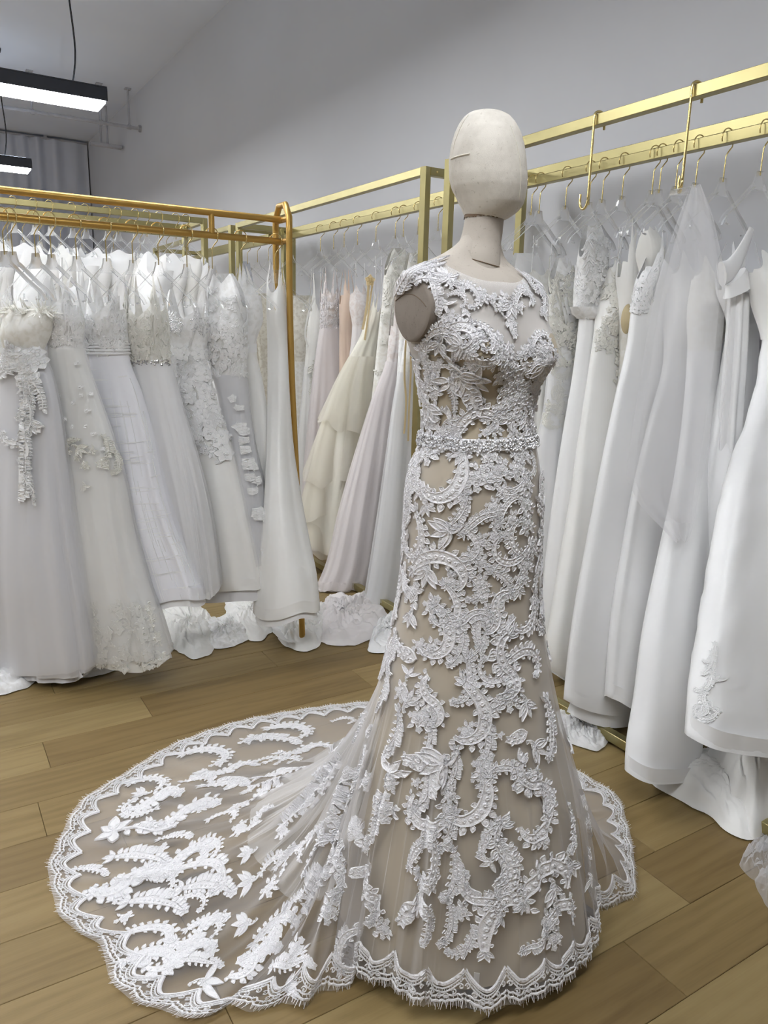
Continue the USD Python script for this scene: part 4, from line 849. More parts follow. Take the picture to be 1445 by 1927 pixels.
# ================================================================ hangers
def make_hanger(label, group, loc, rotz):
    t = thing('clear_hanger', label, 'clothes hanger', group, loc, rotz)
    a = np.linspace(math.radians(205), math.radians(-10), 16); r = .030
    hook = [(r * math.cos(x), 0, r * math.sin(x)) for x in a] + [(.026, 0, -.022), (.010, 0, -.038), (.0, 0, -.052), (0, 0, -.085), (0, 0, -.130)]
    part('hook', tube(hook, .0021, 6), 'brass', t, smooth=True)
    pl = np.array([(-.014, -.118), (.014, -.118), (.017, -.135), (.024, -.155), (.036, -.172), (-.036, -.172), (-.024, -.155), (-.017, -.135)])
    n = len(pl); v = np.vstack([np.c_[pl[:, 0], np.full(n, -.004), pl[:, 1]], np.c_[pl[:, 0], np.full(n, .004), pl[:, 1]]])
    f = [(k, (k + 1) % n, n + (k + 1) % n) for k in range(n)] + [(k, n + (k + 1) % n, n + k) for k in range(n)]
    f += [(n, n + k, n + k + 1) for k in range(1, 7)]
    part('neck_plate', (v, np.array(f)), 'acrylic', t)
    for s in (-1, 1):
        p = smooth_path([(s * .022, 0, -.158), (s * .05, 0, -.180), (s * .10, 0, -.222), (s * .158, 0, -.270), (s * .166, 0, -.286)], 12)
        part('arm', sweep(p, [(-.0035, -.0065), (.0035, -.0065), (.0035, .0065), (-.0035, .0065)], channel=True), 'acrylic', t)
        part('shoulder_clip', tube(smooth_path([(s * .140, 0, -.258), (s * .141, 0, -.280), (s * .126, 0, -.284)], 7), .0032, 6), 'acrylic', t)
    return t
HANGER = None
def hang(loc, yaw, label, group=None):
    global HANGER
    if HANGER is None: HANGER = make_hanger(label, group, loc, yaw); return HANGER.GetPrim() if hasattr(HANGER, 'GetPrim') else HANGER
    src = HANGER; h = dup(src, loc, yaw, label, group)
    if not group: h.GetPrim().SetCustomDataByKey('group', '')
    return h

# ================================================================ hanging gowns
E_L = np.array([.64, -.77, 0.]); E_L /= np.linalg.norm(E_L)
E_R = np.array([1., 0, 0])
def normal_of(e): return np.array([e[1], -e[0], 0.]) if (np.array([e[1], -e[0], 0.]) @ np.array([-.5, -.8, 0])) > 0 else np.array([-e[1], e[0], 0.])
def on_plane(u, v, p0, n):
    d = ray(u, v); return CAM + d * (((p0 - CAM) @ n) / (d @ n))
def rail_point(rail, px):
    """point of the rail seen at this column"""
    if rail == 'L': a, b = np.array([-1.1, HANG_L[0], HANG_L[1]]), np.array([2.0, HANG_L[0], HANG_L[1]])
    elif rail == 'B': a, b = np.array([-1.5, HANG_B[0], HANG_B[1]]), np.array([2.0, HANG_B[0], HANG_B[1]])
    elif rail == 'F': a, b = np.array([-1.5, YLB, ZT]), np.array([2.0, YLB, ZT])
    elif rail == 'A': a, b = np.array([XR, .3, ZT]), np.array([XR, 3.5, ZT])
    else: a, b = np.array([XH, .4, ZH]), np.array([XH, 8.0, ZH])
    t = np.linspace(0, 1, 4000)[:, None]; P_ = a + (b - a) * t; x = proj(P_)[:, 0]
    ok = ((P_ - CAM) @ (ROT @ [0, 0, -1.0])) > .2; x = np.where(ok, x, 1e9); return P_[np.argmin(np.abs(x - px))]
NFI = 72
PHI = np.arange(NFI) * 2 * np.pi / NFI
def neckline(kind, c, front):
    a = np.abs(c); peak = lambda m, w: np.exp(-((a - m) / w) ** 2)
    if kind == 'v': return np.maximum(np.where(front, .50 + .25 * a, .55), .99 * peak(.72, .20)) * np.where(a > .93, .75, 1)
    if kind == 'straight': return np.where(front, .90 + .09 * peak(.45, .25), .88) + 0 * a
    if kind == 'sweet': return np.where(front, .78 + .22 * peak(.48, .28), .75) + 0 * a
    if kind == 'high': return np.where(a < .80, .97 - .10 * (1 - a) ** 2 * front, .97 - (a - .80) * 1.6)
    if kind == 'scoop': return np.maximum(np.where(front, .62 + .3 * a ** 2, .6), .99 * peak(.62, .15)) * np.where(a > .9, .8, 1)
    if kind == 'halter': return np.maximum(.62 + 0 * a, 1.0 * peak(.15, .30))
    return np.ones_like(c)
class Gown: pass
def build_gown(name, label, PL, PR, n, wi, mats, folds=(6, .02), depth=(.035, .075), neck='v', seed=0, cat='wedding dress', group=None, net=None, rim=True, M=44, under=None, hemwave=.012, straps=None, wrinkle=0.0):
    """rows of left and right edge points (top to hem) -> bodice, skirt and what goes with them"""
    PL, PR = np.asarray(PL, float), np.asarray(PR, float); R_ = np.random.RandomState(seed)
    s = np.r_[0, np.cumsum(np.linalg.norm(np.diff((PL + PR) / 2, axis=0), axis=1))]
    fl_, fr_ = PchipInterpolator(s, PL), PchipInterpolator(s, PR)
    sw, sb = s[wi], s[-1]
    org = np.array([*((PL[0] + PR[0]) / 2)[:2], 0.0])
    g = Gown(); g.root = thing(name, label, cat, group, org); g.n = n
    k, amp = folds
    ks = [max(2, int(k * f)) for f in (.5, .8, 1, 1.4, 2.1)]; ph = R_.uniform(0, 6.28, 5); dr = R_.uniform(-1.2, 1.2, 5); wts = [.5, .8, 1, .6, .3]
    def fold(t, phi): return sum(w * np.sin(q * phi + p + d_ * t + .6 * np.sin(2 * phi + p)) for w, q, p, d_ in zip(wts, ks, ph, dr)) / 2.2
    def ring(sv_, t, d, a, grow=1.0, phi=PHI):
        L_, R2 = fl_(sv_), fr_(sv_); C = (L_ + R2) / 2; Hv = (R2 - L_) / 2 * grow; c, sn = np.cos(phi), np.sin(phi)
        cs = np.sign(c) * np.abs(c) ** .85; ss = np.sign(sn) * np.abs(sn) ** .8
        F_ = fold(t, phi)
        hw = np.linalg.norm(Hv)
        return C + np.outer(cs * (1 + .35 * a * F_ / max(hw, .05)), Hv) + np.outer(ss * d + F_ * a * np.abs(sn) ** .5 * np.where(sn >= 0, 1, .6), n)
    g.ring, g.sw, g.sb, g.up = ring, sw, sb, (.018 if net else .004)
    rows = []
    for i in range(M):
        t = i / (M - 1); sv_ = sw + (sb - sw) * t
        p = ring(sv_, t * 2.2, depth[0] + (depth[1] - depth[0]) * smoothstep(t * 1.3), amp * smoothstep(t * 1.6) + amp * .12)
        if i == M - 1: p[:, 2] += hemwave * np.sin(3 * PHI + ph[0]) + hemwave * .5 * fold(3, PHI)
        if wrinkle: p = p + n * (wrinkle * (meshkit.fbm(p * 14, 3, seed) - .5))[:, None]
        p[:, 2] = np.maximum(p[:, 2], .006)
        rows.append(p)
    P_ = np.array(rows); g.skirt = P_
    P2 = P_
    if rim:
        last = P_[-1]; c = last.mean(0); inn = c + (last - c) * .975; inn[:, 2] = last[:, 2] + .004; inn2 = c + (last - c) * .96; inn2[:, 2] = last[:, 2] + .05; P2 = np.concatenate([P_, inn[None], inn2[None]])
    o = org
    part('skirt', (P2.reshape(-1, 3), grid_faces(len(P2), NFI, True, flip=False)), mats[1], g.root, smooth=True, origin=o)
    if under:
        c = P_[-1].mean(0); lo = max(c[2] - under[1], .012)
        U = np.array([c + (P_[-1] - c) * [.72, .72, 1] + [0, 0, .12], c + (P_[-1] - c) * [.93, .93, 1] * np.where(True, 1, 1) + [0, 0, lo - c[2]]])
        U[1, :, 2] = np.maximum(U[1, :, 2], .008); part('underskirt', (U.reshape(-1, 3), grid_faces(2, NFI, True)), under[0], g.root, smooth=True, origin=o)
    if net:
        Q = []
        for i in range(24):
            t = i / 23; sv_ = sw + (sb - sw) * t * net[1]
            q = ring(sv_, t * 2.2 + 1.3, depth[0] + .012 + (depth[1] + .01 - depth[0]) * smoothstep(t * 1.3), amp * 1.1 * smoothstep(t * 1.6), 1.03 + .03 * t); q[:, 2] = np.maximum(q[:, 2], .01); Q.append(q)
        part('net_layer', (np.array(Q).reshape(-1, 3), grid_faces(24, NFI, True)), net[0], g.root, smooth=True, origin=o)
    # bodice from the waist up to the neckline
    nb_ = 22; front = np.sin(PHI) >= 0; top = np.clip(neckline(neck, np.cos(PHI), front), .2, 1); B = []
    for i in range(nb_):
        v_ = i / (nb_ - 1)
        p = np.empty((NFI, 3))
        for m, tt in enumerate(top):
            sv_ = sw - sw * v_ * tt; q = ring(sv_, 0, depth[0] * (1 + .55 * math.sin(math.pi * min(1, v_ * tt * 1.15)) ** 2) * (1 if v_ * tt < .75 else max(.25, 1 - (v_ * tt - .75) * 2.6)), amp * .10, 1.0, PHI[m:m + 1]); p[m] = q[0]
        B.append(p)
    B = np.array(B); g.bodice = B
    part('bodice', (B.reshape(-1, 3), grid_faces(nb_, NFI, True, flip=True)), mats[0], g.root, smooth=True, origin=o)
    ev = lambda A: Surf(A, True, flip=((A - A.mean((0, 1))) * Surf(A).N).sum() < 0)
    g.S, g.B, g.o = ev(P_), ev(B), o
    if straps:
        for c in straps[0]:
            f_ = 0 if c > 0 else NFI // 2
            q = B[-1, np.argmin(np.abs(np.cos(PHI) - c) + (np.sin(PHI) < 0))]; tp = np.array([q[0], q[1], straps[1]]) + (-np.sign(c) * .0) * n
            part('strap', sweep(smooth_path([q - [0, 0, .01], (q + tp) / 2 + n * .004, tp], 8), rect(straps[2], .002, .0005), up=n), straps[3], g.root, origin=o)
    return g
RAIL_TXT = {'L': 'golden round-tube rack', 'R': 'right wall rack', 'M': 'middle wall rack', 'F': 'back-left rack', 'B': 'back-left rack'}
def px_gown(rail, hook, short, label, rows, wi, mats, e=None, hanger=True, swing=0.0, **k):
    e = (E_L if rail in 'LFB' else E_R) if e is None else np.asarray(e, float) / np.linalg.norm(e)
    n = normal_of(e); p0 = rail_point('R' if rail == 'M' else rail, hook); T = np.array(rows, float); sw_ = np.broadcast_to(swing, 2); Q0 = p0 + n * np.interp(T[:, 0], [T[0, 0], T[-1, 0]], sw_)[:, None]
    PL = np.array([on_plane(x, y, q0, n) for (y, x, _), q0 in zip(T, Q0)]); PR = np.array([on_plane(x, y, q0, n) for (y, _, x), q0 in zip(T, Q0)])
    if rail in 'RM':                                                       # the wall is close behind
        lim = XW - .09
        PR = PL + (PR - PL) * np.minimum(1, np.maximum(.15, (lim - PL[:, 0]) / np.maximum(PR[:, 0] - PL[:, 0], 1e-6)))[:, None]
        over = np.maximum(0, PR[:, 0] - lim); PL[:, 0] -= over; PR[:, 0] -= over
    g = build_gown(k.pop('name', 'bridal_gown'), label, PL, PR, n, wi, mats, **k); g.p0, g.e = p0, e
    if hanger: hang(p0, math.degrees(math.atan2(e[1], e[0])), f'clear acrylic hanger on the {RAIL_TXT[rail]} holding the {short}')
    return g
def deco(g, S, items, mtl, name='lace_applique', off=None, hs=1.0):
    off = off or (g.up if S is g.S else .004)
    for kind, x, y, L_, a in items:
        v_, u_ = S.near(x, y); p, n_ = S.ev(v_, u_); size = L_ * ((p - CAM) @ (ROT @ [0, 0, -1.0])) / FPX
        V, F = S.lay(MO[kind], v_, u_, size, a, off=off, hs=hs); part(name, (V, F), mtl, g.root, origin=g.o)
def scatter(g, S, kinds, n_, size, mtl, seed, vr, name='lace_applique', kind='stuff', off=.004, ur=(0.02, .48), hs=1.0):
    """many small motifs too small to pick apart, joined in one part"""
    R_ = np.random.RandomState(seed); ms = []
    for _ in range(n_):
        v_ = R_.uniform(*vr) * (S.nv - 1); u_ = R_.uniform(*ur) * S.nu
        ms.append(S.lay(MO[kinds[R_.randint(len(kinds))]], v_, u_, size * R_.uniform(.75, 1.25), dir3=R_.normal(size=3), off=off, hs=hs))
    part(name, join(ms), mtl, g.root, origin=g.o, kind=kind)
def ribbon(g, pts, w, mtl, name='ribbon', sw=0.0):
    P_ = [on_plane(x, y, g.p0 + g.n * sw, g.n) for x, y in pts]
    part(name, sweep(smooth_path(P_, 4 * len(P_)), rect(w, .0015, .0004), up=g.n), mtl, g.root, origin=g.o)
def heap(parent, outline, h, mtl, seed=0, name='train', o=(0, 0, 0), n_=90, crumple=1.0):
    """cloth lying bunched on the floor inside the outline (pixels of the floor)"""
    O_ = np.array([onz(x, y, .004) for x, y in outline]); c = O_.mean(0)
    d = np.r_[0, np.cumsum(np.linalg.norm(np.diff(np.vstack([O_, O_[:1]]), axis=0), axis=1))]
    t = np.linspace(0, d[-1], n_, endpoint=False); Oc = np.stack([np.interp(t, d, np.r_[O_[:, k], O_[0, k]]) for k in range(3)], 1)
    Oc = gaussian_filter1d(Oc, 1.2, axis=0, mode='wrap'); Oc = c + (Oc - c) * (1 + .22 * (meshkit.fbm(Oc * 16 + seed, 2, seed) - .5))[:, None]
    rs_ = np.linspace(1, 0.02, 26); P_ = []
    for r in rs_:
        q = c + (Oc - c) * r; hh = h * (1 - r ** 2.2)
        nz = meshkit.fbm(q * 20 + seed * 3.1, 3, seed); rd = 1 - np.abs(2 * meshkit.fbm(q * 7 + 1.2 * meshkit.fbm(q * 5, 2, seed)[:, None] + 11 + seed, 3, seed + 9) - 1) ** .55
        th_ = np.arange(n_) * 2 * np.pi / n_; wob = meshkit.fbm(np.stack([np.cos(th_) * 2 + seed, np.sin(th_) * 2, 0 * th_ + r * 2.5], 1), 3, seed) * 9
        fo = 1 - np.abs(np.sin(th_ * 4.5 + wob)) ** .6; fo2 = 1 - np.abs(np.sin(th_ * 9 + wob * 1.7 + r * 4)) ** .7
        q = q.copy(); q[:, 2] = .005 + hh * (.25 + .35 * (1 - crumple) + .35 * rd * crumple + .15 * crumple * (nz - .5)) + h * .42 * crumple * fo * min(1, (1 - r) * 7) * (.45 + .55 * r) + h * .22 * crumple * fo2 * min(1, (1 - r) * 7)
        P_.append(q)
    P_ = np.array(P_); c_ = P_[-1].mean(0)
    v = np.vstack([P_.reshape(-1, 3), c_[None]]); o_ = 25 * n_; f = np.vstack([grid_faces(26, n_, True), [(o_ + k, o_ + (k + 1) % n_, 26 * n_) for k in range(n_)]])
    nn = np.cross(v[f[0, 1]] - v[f[0, 0]], v[f[0, 2]] - v[f[0, 0]])[2]
    return part(name, (v, f if np.sign(np.cross(v[f[:, 1]] - v[f[:, 0]], v[f[:, 2]] - v[f[:, 0]])[:, 2].sum()) > 0 else f[:, ::-1]), mtl, parent, smooth=True, origin=o), Surf(P_[:, ::1], True)

# ---------------------------------------------------------------- left round-tube rack
g = px_gown('L', 2, 'half-hidden grey lace gown', 'pale grey lace gown cut by the left edge of the photo', [(515, -60, 20), (600, -50, 10), (690, -50, 8), (800, -80, 5), (1000, -110, 10), (1250, -120, 20)], 2, ('lacework_white', 'tulle_grey'), seed=1, folds=(16, .02), swing=-.05)
g = px_gown('L', 18, 'feather-trimmed strapless gown', 'strapless grey tulle ball gown with feather-trimmed bust and large white petal appliques', [(572, 18, 88), (600, 12, 92), (640, 13, 82), (668, 12, 76), (700, -2, 92), (750, -14, 104), (800, -22, 112), (900, -32, 124), (1000, -38, 138), (1100, -42, 155), (1200, -44, 170), (1258, -44, 177)], 3, ('lacework_ivory', 'glitter_grey'),
            folds=(15, .020), depth=(.045, .10), neck='straight', seed=2, net=('grey_net', .985), under=('tulle_grey', .06), straps=((-.7, .7), HANG_L[1] - .275, .004, 'satin_white'))
deco(g, g.S, [('fl', 42, 655, 36, 20), ('fl', 62, 665, 36, 60), ('fl', 50, 678, 42, 0), ('fl', 30, 672, 30, 0), ('fl', 70, 682, 33, 0), ('p', 40, 690, 56, 200), ('fl', 58, 700, 39, 0), ('fl', 66, 715, 33, 30), ('fl', 48, 715, 33, 0), ('f', 52, 728, 42, 0), ('f', 66, 735, 36, 0), ('p', 72, 745, 61, 280), ('p', 62, 762, 64, 265), ('l', 45, 760, 56, 260), ('p', 55, 785, 64, 250),
            ('y', 68, 800, 56, 300), ('fl', 72, 808, 25, 0), ('c', 34, 818, 50, 250), ('p', 48, 830, 70, 265), ('p', 46, 860, 61, 265), ('f', 44, 880, 36, 0), ('l', 44, 905, 64, 275), ('p', 50, 925, 56, 285), ('l', 10, 690, 61, 250), ('y3', 6, 705, 42, 240), ('l', 14, 665, 42, 60)], 'lace_petal', hs=1.5)
R_ = np.random.RandomState(3); ms = []
for k in range(240):
    j = R_.uniform(0, NFI); p, n_ = g.B.ev(21 - R_.uniform(0, 3.2), j); d_ = n_ * R_.uniform(.2, 1) + np.array([0, 0, R_.uniform(-.9, .9)]) + R_.normal(size=3) * .35; d_ /= np.linalg.norm(d_); q = p + d_ * R_.uniform(.02, .055); w_ = np.cross(d_, n_) * .005
    ms.append((np.array([p - w_, p + w_, q + w_ * .3, q - w_ * .3]), np.array([(0, 1, 2), (0, 2, 3)])))
part('feather_trim', join(ms), 'lace_ivory', g.root, origin=g.o, kind='stuff')
heap(g.root, [(-60, 1215), (0, 1225), (60, 1250), (74, 1280), (50, 1298), (0, 1306), (-60, 1320)], .10, 'lacework_white', 3, o=g.o)
g = px_gown('L', 62, 'cup-backed white gown', 'white gown with padded cups tucked between the feathered gown and its neighbour', [(470, 42, 78), (540, 30, 100), (600, 34, 96), (700, 60, 110), (1000, 60, 190), (1180, 60, 215)], 3, ('crepe_white', 'tulle_white'), seed=4, folds=(10, .015), neck='sweet', swing=-.10)
g = px_gown('L', 92, 'illusion gown with blossoms', 'ivory illusion-neck gown with lace bodice and tiny blossoms sprinkled over its skirt', [(512, 88, 148), (560, 78, 142), (610, 90, 152), (655, 98, 152), (700, 100, 165), (760, 106, 186), (840, 112, 212), (920, 124, 232), (1000, 142, 246), (1100, 158, 272), (1180, 172, 300), (1246, 182, 318)], 3, ('lacework_white', 'tulle_ivory'), folds=(9, .018), depth=(.04, .085), neck='v', seed=5, net=('grey_net', .97))
deco(g, g.S, [('sf', x, y, 9, 10 * x) for x, y in ((118, 745), (125, 790), (140, 758), (138, 800), (155, 742), (165, 770), (165, 800), (170, 742), (122, 822), (146, 690), (152, 722), (178, 815), (195, 840))], 'lace_petal', name='blossom', hs=1.6)
deco(g, g.S, [('p', 140, 835, 40, 10), ('f', 130, 848, 26, 0), ('y', 160, 850, 40, 330), ('f', 178, 845, 24, 0), ('l', 200, 850, 40, 290), ('f2', 196, 880, 26, 0), ('f', 160, 878, 22, 0), ('y3', 162, 915, 26, 280), ('l', 215, 870, 34, 300), ('f', 150, 862, 22, 0)], 'lace_ivory', hs=1.3)
scatter(g, g.S, ['ss', 'sf'], 130, .045, 'lace_ivory', 6, (.78, .99), name='lace_hem', off=.006)
scatter(g, g.B, ['ss', 'sf'], 90, .035, 'lace_petal', 7, (.1, .8), name='bodice_lace')
tr, _ = heap(g.root, [(176, 1215), (240, 1215), (300, 1205), (330, 1215), (318, 1232), (270, 1252), (225, 1262), (190, 1258)], .06, 'lacework_ivory', 5, o=g.o)
heap(g.root, [(128, 1262), (150, 1245), (180, 1238), (215, 1245), (222, 1258), (200, 1268), (170, 1276), (140, 1278)], .055, 'satin_white', 8, name='satin_lining', o=g.o, crumple=.6)
g = px_gown('L', 140, 'plain crepe gown', 'plain white crepe slip gown seen between the blossom gown and the plaid gown', [(478, 110, 150), (530, 118, 168), (600, 140, 172), (650, 148, 172), (720, 150, 190), (900, 180, 230), (1160, 200, 260)], 3, ('crepe_white', 'crepe_white'), seed=9, neck='scoop', swing=-.07)
g = px_gown('L', 197, 'glitter plaid gown', 'white V-neck A-line gown with glittering plaid threads over its skirt', [(514, 166, 238), (560, 168, 236), (610, 168, 236), (656, 169, 238), (668, 170, 239), (740, 176, 264), (820, 190, 286), (900, 206, 306), (980, 220, 332), (1050, 234, 360), (1122, 252, 385)], 4, ('lacework_white', 'glitter_white'), folds=(7, .012), depth=(.045, .10), neck='v', seed=10, under=('tulle_white', .03))
for k in range(4):
    q = g.ring(g.sw - .006 - .012 * k, 0, .050, .002, 1.01); part('waistband_cord', tube(np.vstack([q]), .0055, 6, closed=True), 'satin_white', g.root, origin=g.o)
ms = []; R_ = np.random.RandomState(12)
for k in range(110):
    v_ = R_.uniform(2, 42); u0 = R_.uniform(0, 36); u1 = u0 + R_.uniform(4, 16); us = np.linspace(u0, u1, 9); P_, N_ = g.S.ev(np.full(9, v_) + .06 * (us - u0) * (-1) ** k * R_.uniform(0, .5), us); T = np.array([0, 0, .0016]); ms.append((np.concatenate([P_ + N_ * .003 - T, P_ + N_ * .003 + T]), np.array([(i, i + 1, 9 + i + 1) for i in range(8)] + [(i, 9 + i + 1, 9 + i) for i in range(8)])))
for k in range(46):
    u_ = R_.uniform(1, 36); v0 = R_.uniform(3, 36); vs = np.linspace(v0, min(v0 + R_.uniform(5, 14), 42.8), 9); P_, N_ = g.S.ev(vs, np.full(9, u_)); T = g.e * .0016; ms.append((np.concatenate([P_ + N_ * .003 - T, P_ + N_ * .003 + T]), np.array([(i, i + 1, 9 + i + 1) for i in range(8)] + [(i, 9 + i + 1, 9 + i) for i in range(8)])))
part('plaid_threads', join(ms), 'lace_petal', g.root, origin=g.o, kind='stuff')
scatter(g, g.B, ['sf', 'ss'], 60, .035, 'lace_petal', 13, (.05, .75), name='bodice_lace')
g = px_gown('L', 247, 'crystal-belt lace gown', 'lace-bodice gown with a crystal belt and plain grey tulle skirt', [(512, 246, 296), (560, 240, 308), (620, 244, 314), (672, 248, 318), (684, 250, 320), (760, 268, 338), (860, 292, 366), (960, 322, 388), (1060, 345, 402), (1116, 352, 408)], 4, ('lacework_ivory', 'tulle_white'), folds=(14, .016), depth=(.04, .075), neck='v', seed=14, net=('grey_net', .98))
scatter(g, g.B, ['sf', 'ss'], 110, .04, 'lace_ivory', 15, (.1, .9), name='bodice_lace')
ms = []
for k in range(90):
    q = g.ring(g.sw - R_.uniform(-.008, .014), 0, .046 + R_.uniform(0, .006), .0, 1.02, np.array([R_.uniform(.1, 3.0)]))[0]; ms.append(blob(q, R_.uniform(.0025, .005), 0))
part('crystal_belt', join(ms), 'crystal_dark', g.root, origin=g.o, kind='stuff')
heap(g.root, [(290, 1135), (345, 1125), (392, 1150), (412, 1195), (398, 1228), (362, 1242), (335, 1230), (300, 1200)], .075, 'tulle_ivory', 16, o=g.o)
g = px_gown('L', 296, 'rounded-bust gown', 'white gown with smooth rounded bust half hidden behind the crystal-belt gown', [(478, 262, 330), (540, 255, 322), (600, 262, 318), (660, 270, 318), (760, 290, 350), (1100, 330, 400)], 3, ('satin_white', 'tulle_white'), seed=17, neck='sweet', swing=-.09)
g = px_gown('L', 350, 'beaded-cup gown', 'white plunge gown with beaded cups, lace hips and a straight satin panel skirt', [(542, 313, 392), (580, 311, 394), (625, 312, 390), (665, 320, 386), (740, 326, 402), (820, 346, 428), (900, 364, 450), (980, 372, 468), (1050, 379, 482), (1104, 382, 493)], 3, ('lacework_white', 'satin_ivory'), folds=(5, .009), depth=(.04, .08), neck='v', seed=18, under=('tulle_grey', .05), hemwave=.006)
scatter(g, g.S, ['ss', 'sf', 'l'], 120, .06, 'lace_petal', 19, (.0, .42), name='hip_lace', off=.005)
for cx_, cy_ in ((328, 612), (375, 612)):
    ms = []
    for k in range(60):
        v_, u_ = g.B.near(cx_ + R_.uniform(-16, 16), cy_ + R_.uniform(-13, 15)); p, n_ = g.B.ev(v_ + R_.uniform(-.5, .5), u_ + R_.uniform(-.5, .5)); ms.append(blob(p + n_ * .004, R_.uniform(.002, .0035), 0))
    part('beaded_cup', join(ms), 'crystal', g.root, origin=g.o, kind='stuff')
    deco(g, g.B, [('f', cx_, cy_ - 14, 30, 0), ('y3', cx_ - 8, cy_ - 30, 30, 100), ('f2', cx_ + 8, cy_ + 12, 24, 0), ('c', cx_ - 4, cy_ + 4, 26, 40)], 'lace_petal')
deco(g, g.S, [('f', 375, 720, 34, 0), ('y', 395, 745, 44, 300), ('l', 385, 770, 50, 280), ('f', 405, 790, 36, 0), ('y3', 380, 800, 36, 260), ('l', 400, 830, 44, 290), ('y3', 385, 850, 30, 270), ('f', 360, 700, 30, 0)], 'lace_petal', hs=1.2)
heap(g.root, [(378, 1170), (430, 1155), (464, 1180), (470, 1202), (440, 1218), (400, 1220), (380, 1208)], .055, 'lacework_white', 20, o=g.o)
heap(g.root, [(420, 1115), (480, 1105), (512, 1145), (514, 1188), (494, 1208), (458, 1200), (430, 1175)], .07, 'satin_ivory', 21, name='satin_train', o=g.o, crumple=.7)
g = px_gown('L', 398, 'lace-panel gown', 'white lace bodice gown with sheer grey skirt edged by 3-D flowers', [(508, 402, 436), (560, 393, 458), (640, 394, 462), (705, 404, 462), (745, 415, 464), (830, 430, 474), (920, 446, 492), (1000, 466, 506), (1066, 488, 514)], 3, ('lacework_white', 'tulle_grey'), folds=(8, .012), depth=(.04, .07), neck='high', seed=22, net=('grey_net', .97))
scatter(g, g.B, ['sf', 'ss', 'f2'], 90, .045, 'lace_petal', 23, (.0, .9), name='bodice_lace')
deco(g, g.S, [('fl', x, y, L_, x) for x, y, L_ in ((440, 752, 18), (447, 770, 16), (450, 800, 22), (460, 812, 20), (454, 830, 18), (462, 842, 18), (466, 870, 24), (474, 880, 20), (470, 896, 18), (480, 905, 20), (474, 920, 16), (484, 962, 28), (490, 972, 22), (500, 1022, 18), (498, 1040, 20), (504, 1056, 18))], 'lace_petal', name='cloth_flower', hs=.7)
g = px_gown('L', 452, 'halter satin gown', 'ivory satin halter gown with plain waistband and narrow A-line skirt', [(494, 444, 468), (540, 440, 486), (600, 446, 492), (645, 456, 480), (655, 457, 480), (720, 461, 493), (800, 466, 506), (900, 472, 516), (1000, 477, 522), (1085, 480, 526)], 4, ('lacework_white', 'satin_ivory'), folds=(4, .008), depth=(.03, .05), neck='halter', seed=24)
q = [g.ring(g.sw + dz, 0, .034, .001, 1.04) for dz in (-.018, .018)]; part('waistband', (np.array(q).reshape(-1, 3), grid_faces(2, NFI, True)), 'satin_white', g.root, smooth=True, origin=g.o)
g = px_gown('L', 518, 'white slip gown', 'plain white satin slip gown with flared train hem, last on the round-tube rack', [(484, 507, 532), (530, 504, 536), (575, 505, 537), (660, 505, 540), (760, 506, 544), (860, 508, 550), (950, 506, 563), (1030, 498, 579), (1090, 488, 592), (1148, 484, 598)], 3, ('satin_ivory', 'satin_ivory'), folds=(5, .011), depth=(.03, .10), neck='scoop', seed=25, under=('satin_white', .03), hemwave=.015, swing=(0, .24))
heap(g.root, [(508, 1165), (540, 1142), (590, 1135), (618, 1150), (616, 1185), (606, 1214), (575, 1226), (545, 1222), (518, 1200)], .13, 'satin_ivory', 26, name='bunched_train', o=g.o, crumple=.8)
for k, pts in enumerate(([(525, 1150), (520, 1175), (532, 1200), (550, 1208), (556, 1190)], [(556, 1150), (560, 1168), (576, 1180), (578, 1168)])):
    P_ = [onz(x, y, .05 - .03 * i / 4) for i, (x, y) in enumerate(pts)]; part('bow_tail', sweep(smooth_path(P_, 18), rect(.055, .002, .0005), up=(0, -.5, .8)), 'satin_white', g.root, origin=g.o)
# ---------------------------------------------------------------- back-left rack: two crowded rows of white gowns
def world_gown(p0, e, sc, label, group, mats, neck, seed, w_=.19, long_=1.55, hlab=''):
    n = normal_of(e); R_ = np.random.RandomState(seed)
    rows = [(-.225, w_ * .92), (-.30, w_ * .95), (-.40, w_ * .86), (-.52, w_ * .70), (-.75, w_ * .95), (-1.1, w_ * 1.15), (-long_, w_ * 1.35)]
    PL = [p0 + np.array([0, 0, z]) - e * w * sc for z, w in rows]; PR = [p0 + np.array([0, 0, z]) + e * w * sc for z, w in rows]
    g = build_gown('white_gown', label, PL, PR, n, 3, mats, folds=(8, .010), depth=(.04, .055), neck=neck, seed=seed, group=group, M=22, rim=False)
    hang(p0, math.degrees(math.atan2(e[1], e[0])), hlab or 'clear acrylic hanger half hidden on the rear rail of the back-left rack', 'hangers ' + group)
    return g
R_ = np.random.RandomState(40)
ORD = 'first second third fourth fifth sixth seventh eighth ninth tenth eleventh twelfth thirteenth'.split()
for k, px in enumerate((-30, 23, 62, 92, 134, 160, 200, 221, 253, 275, 299, 330, 349)):
    world_gown(rail_point('F', px), E_L, R_.uniform(.85, 1.1), f'white gown on the front rail of the back-left rack, {ORD[12 - k]} from the right', 'back-left front row', (['satin_white', 'crepe_white', 'crepe_white', 'satin_ivory'][k % 4], 'tulle_white'), ['sweet', 'straight', 'scoop', 'sweet', 'halter'][k % 5], 50 + k, hlab=f'clear acrylic hanger, {ORD[12 - k]} from the right on the front rail of the back-left rack')
for k, px in enumerate((12, 40, 72, 112, 152, 212, 262, 312)):
    world_gown(rail_point('B', px), E_L, R_.uniform(.85, 1.1), 'white gown mostly hidden on the rear rail of the back-left rack', 'back-left rear row', ('crepe_white', 'tulle_ivory'), ['straight', 'sweet', 'v'][k % 3], 70 + k)
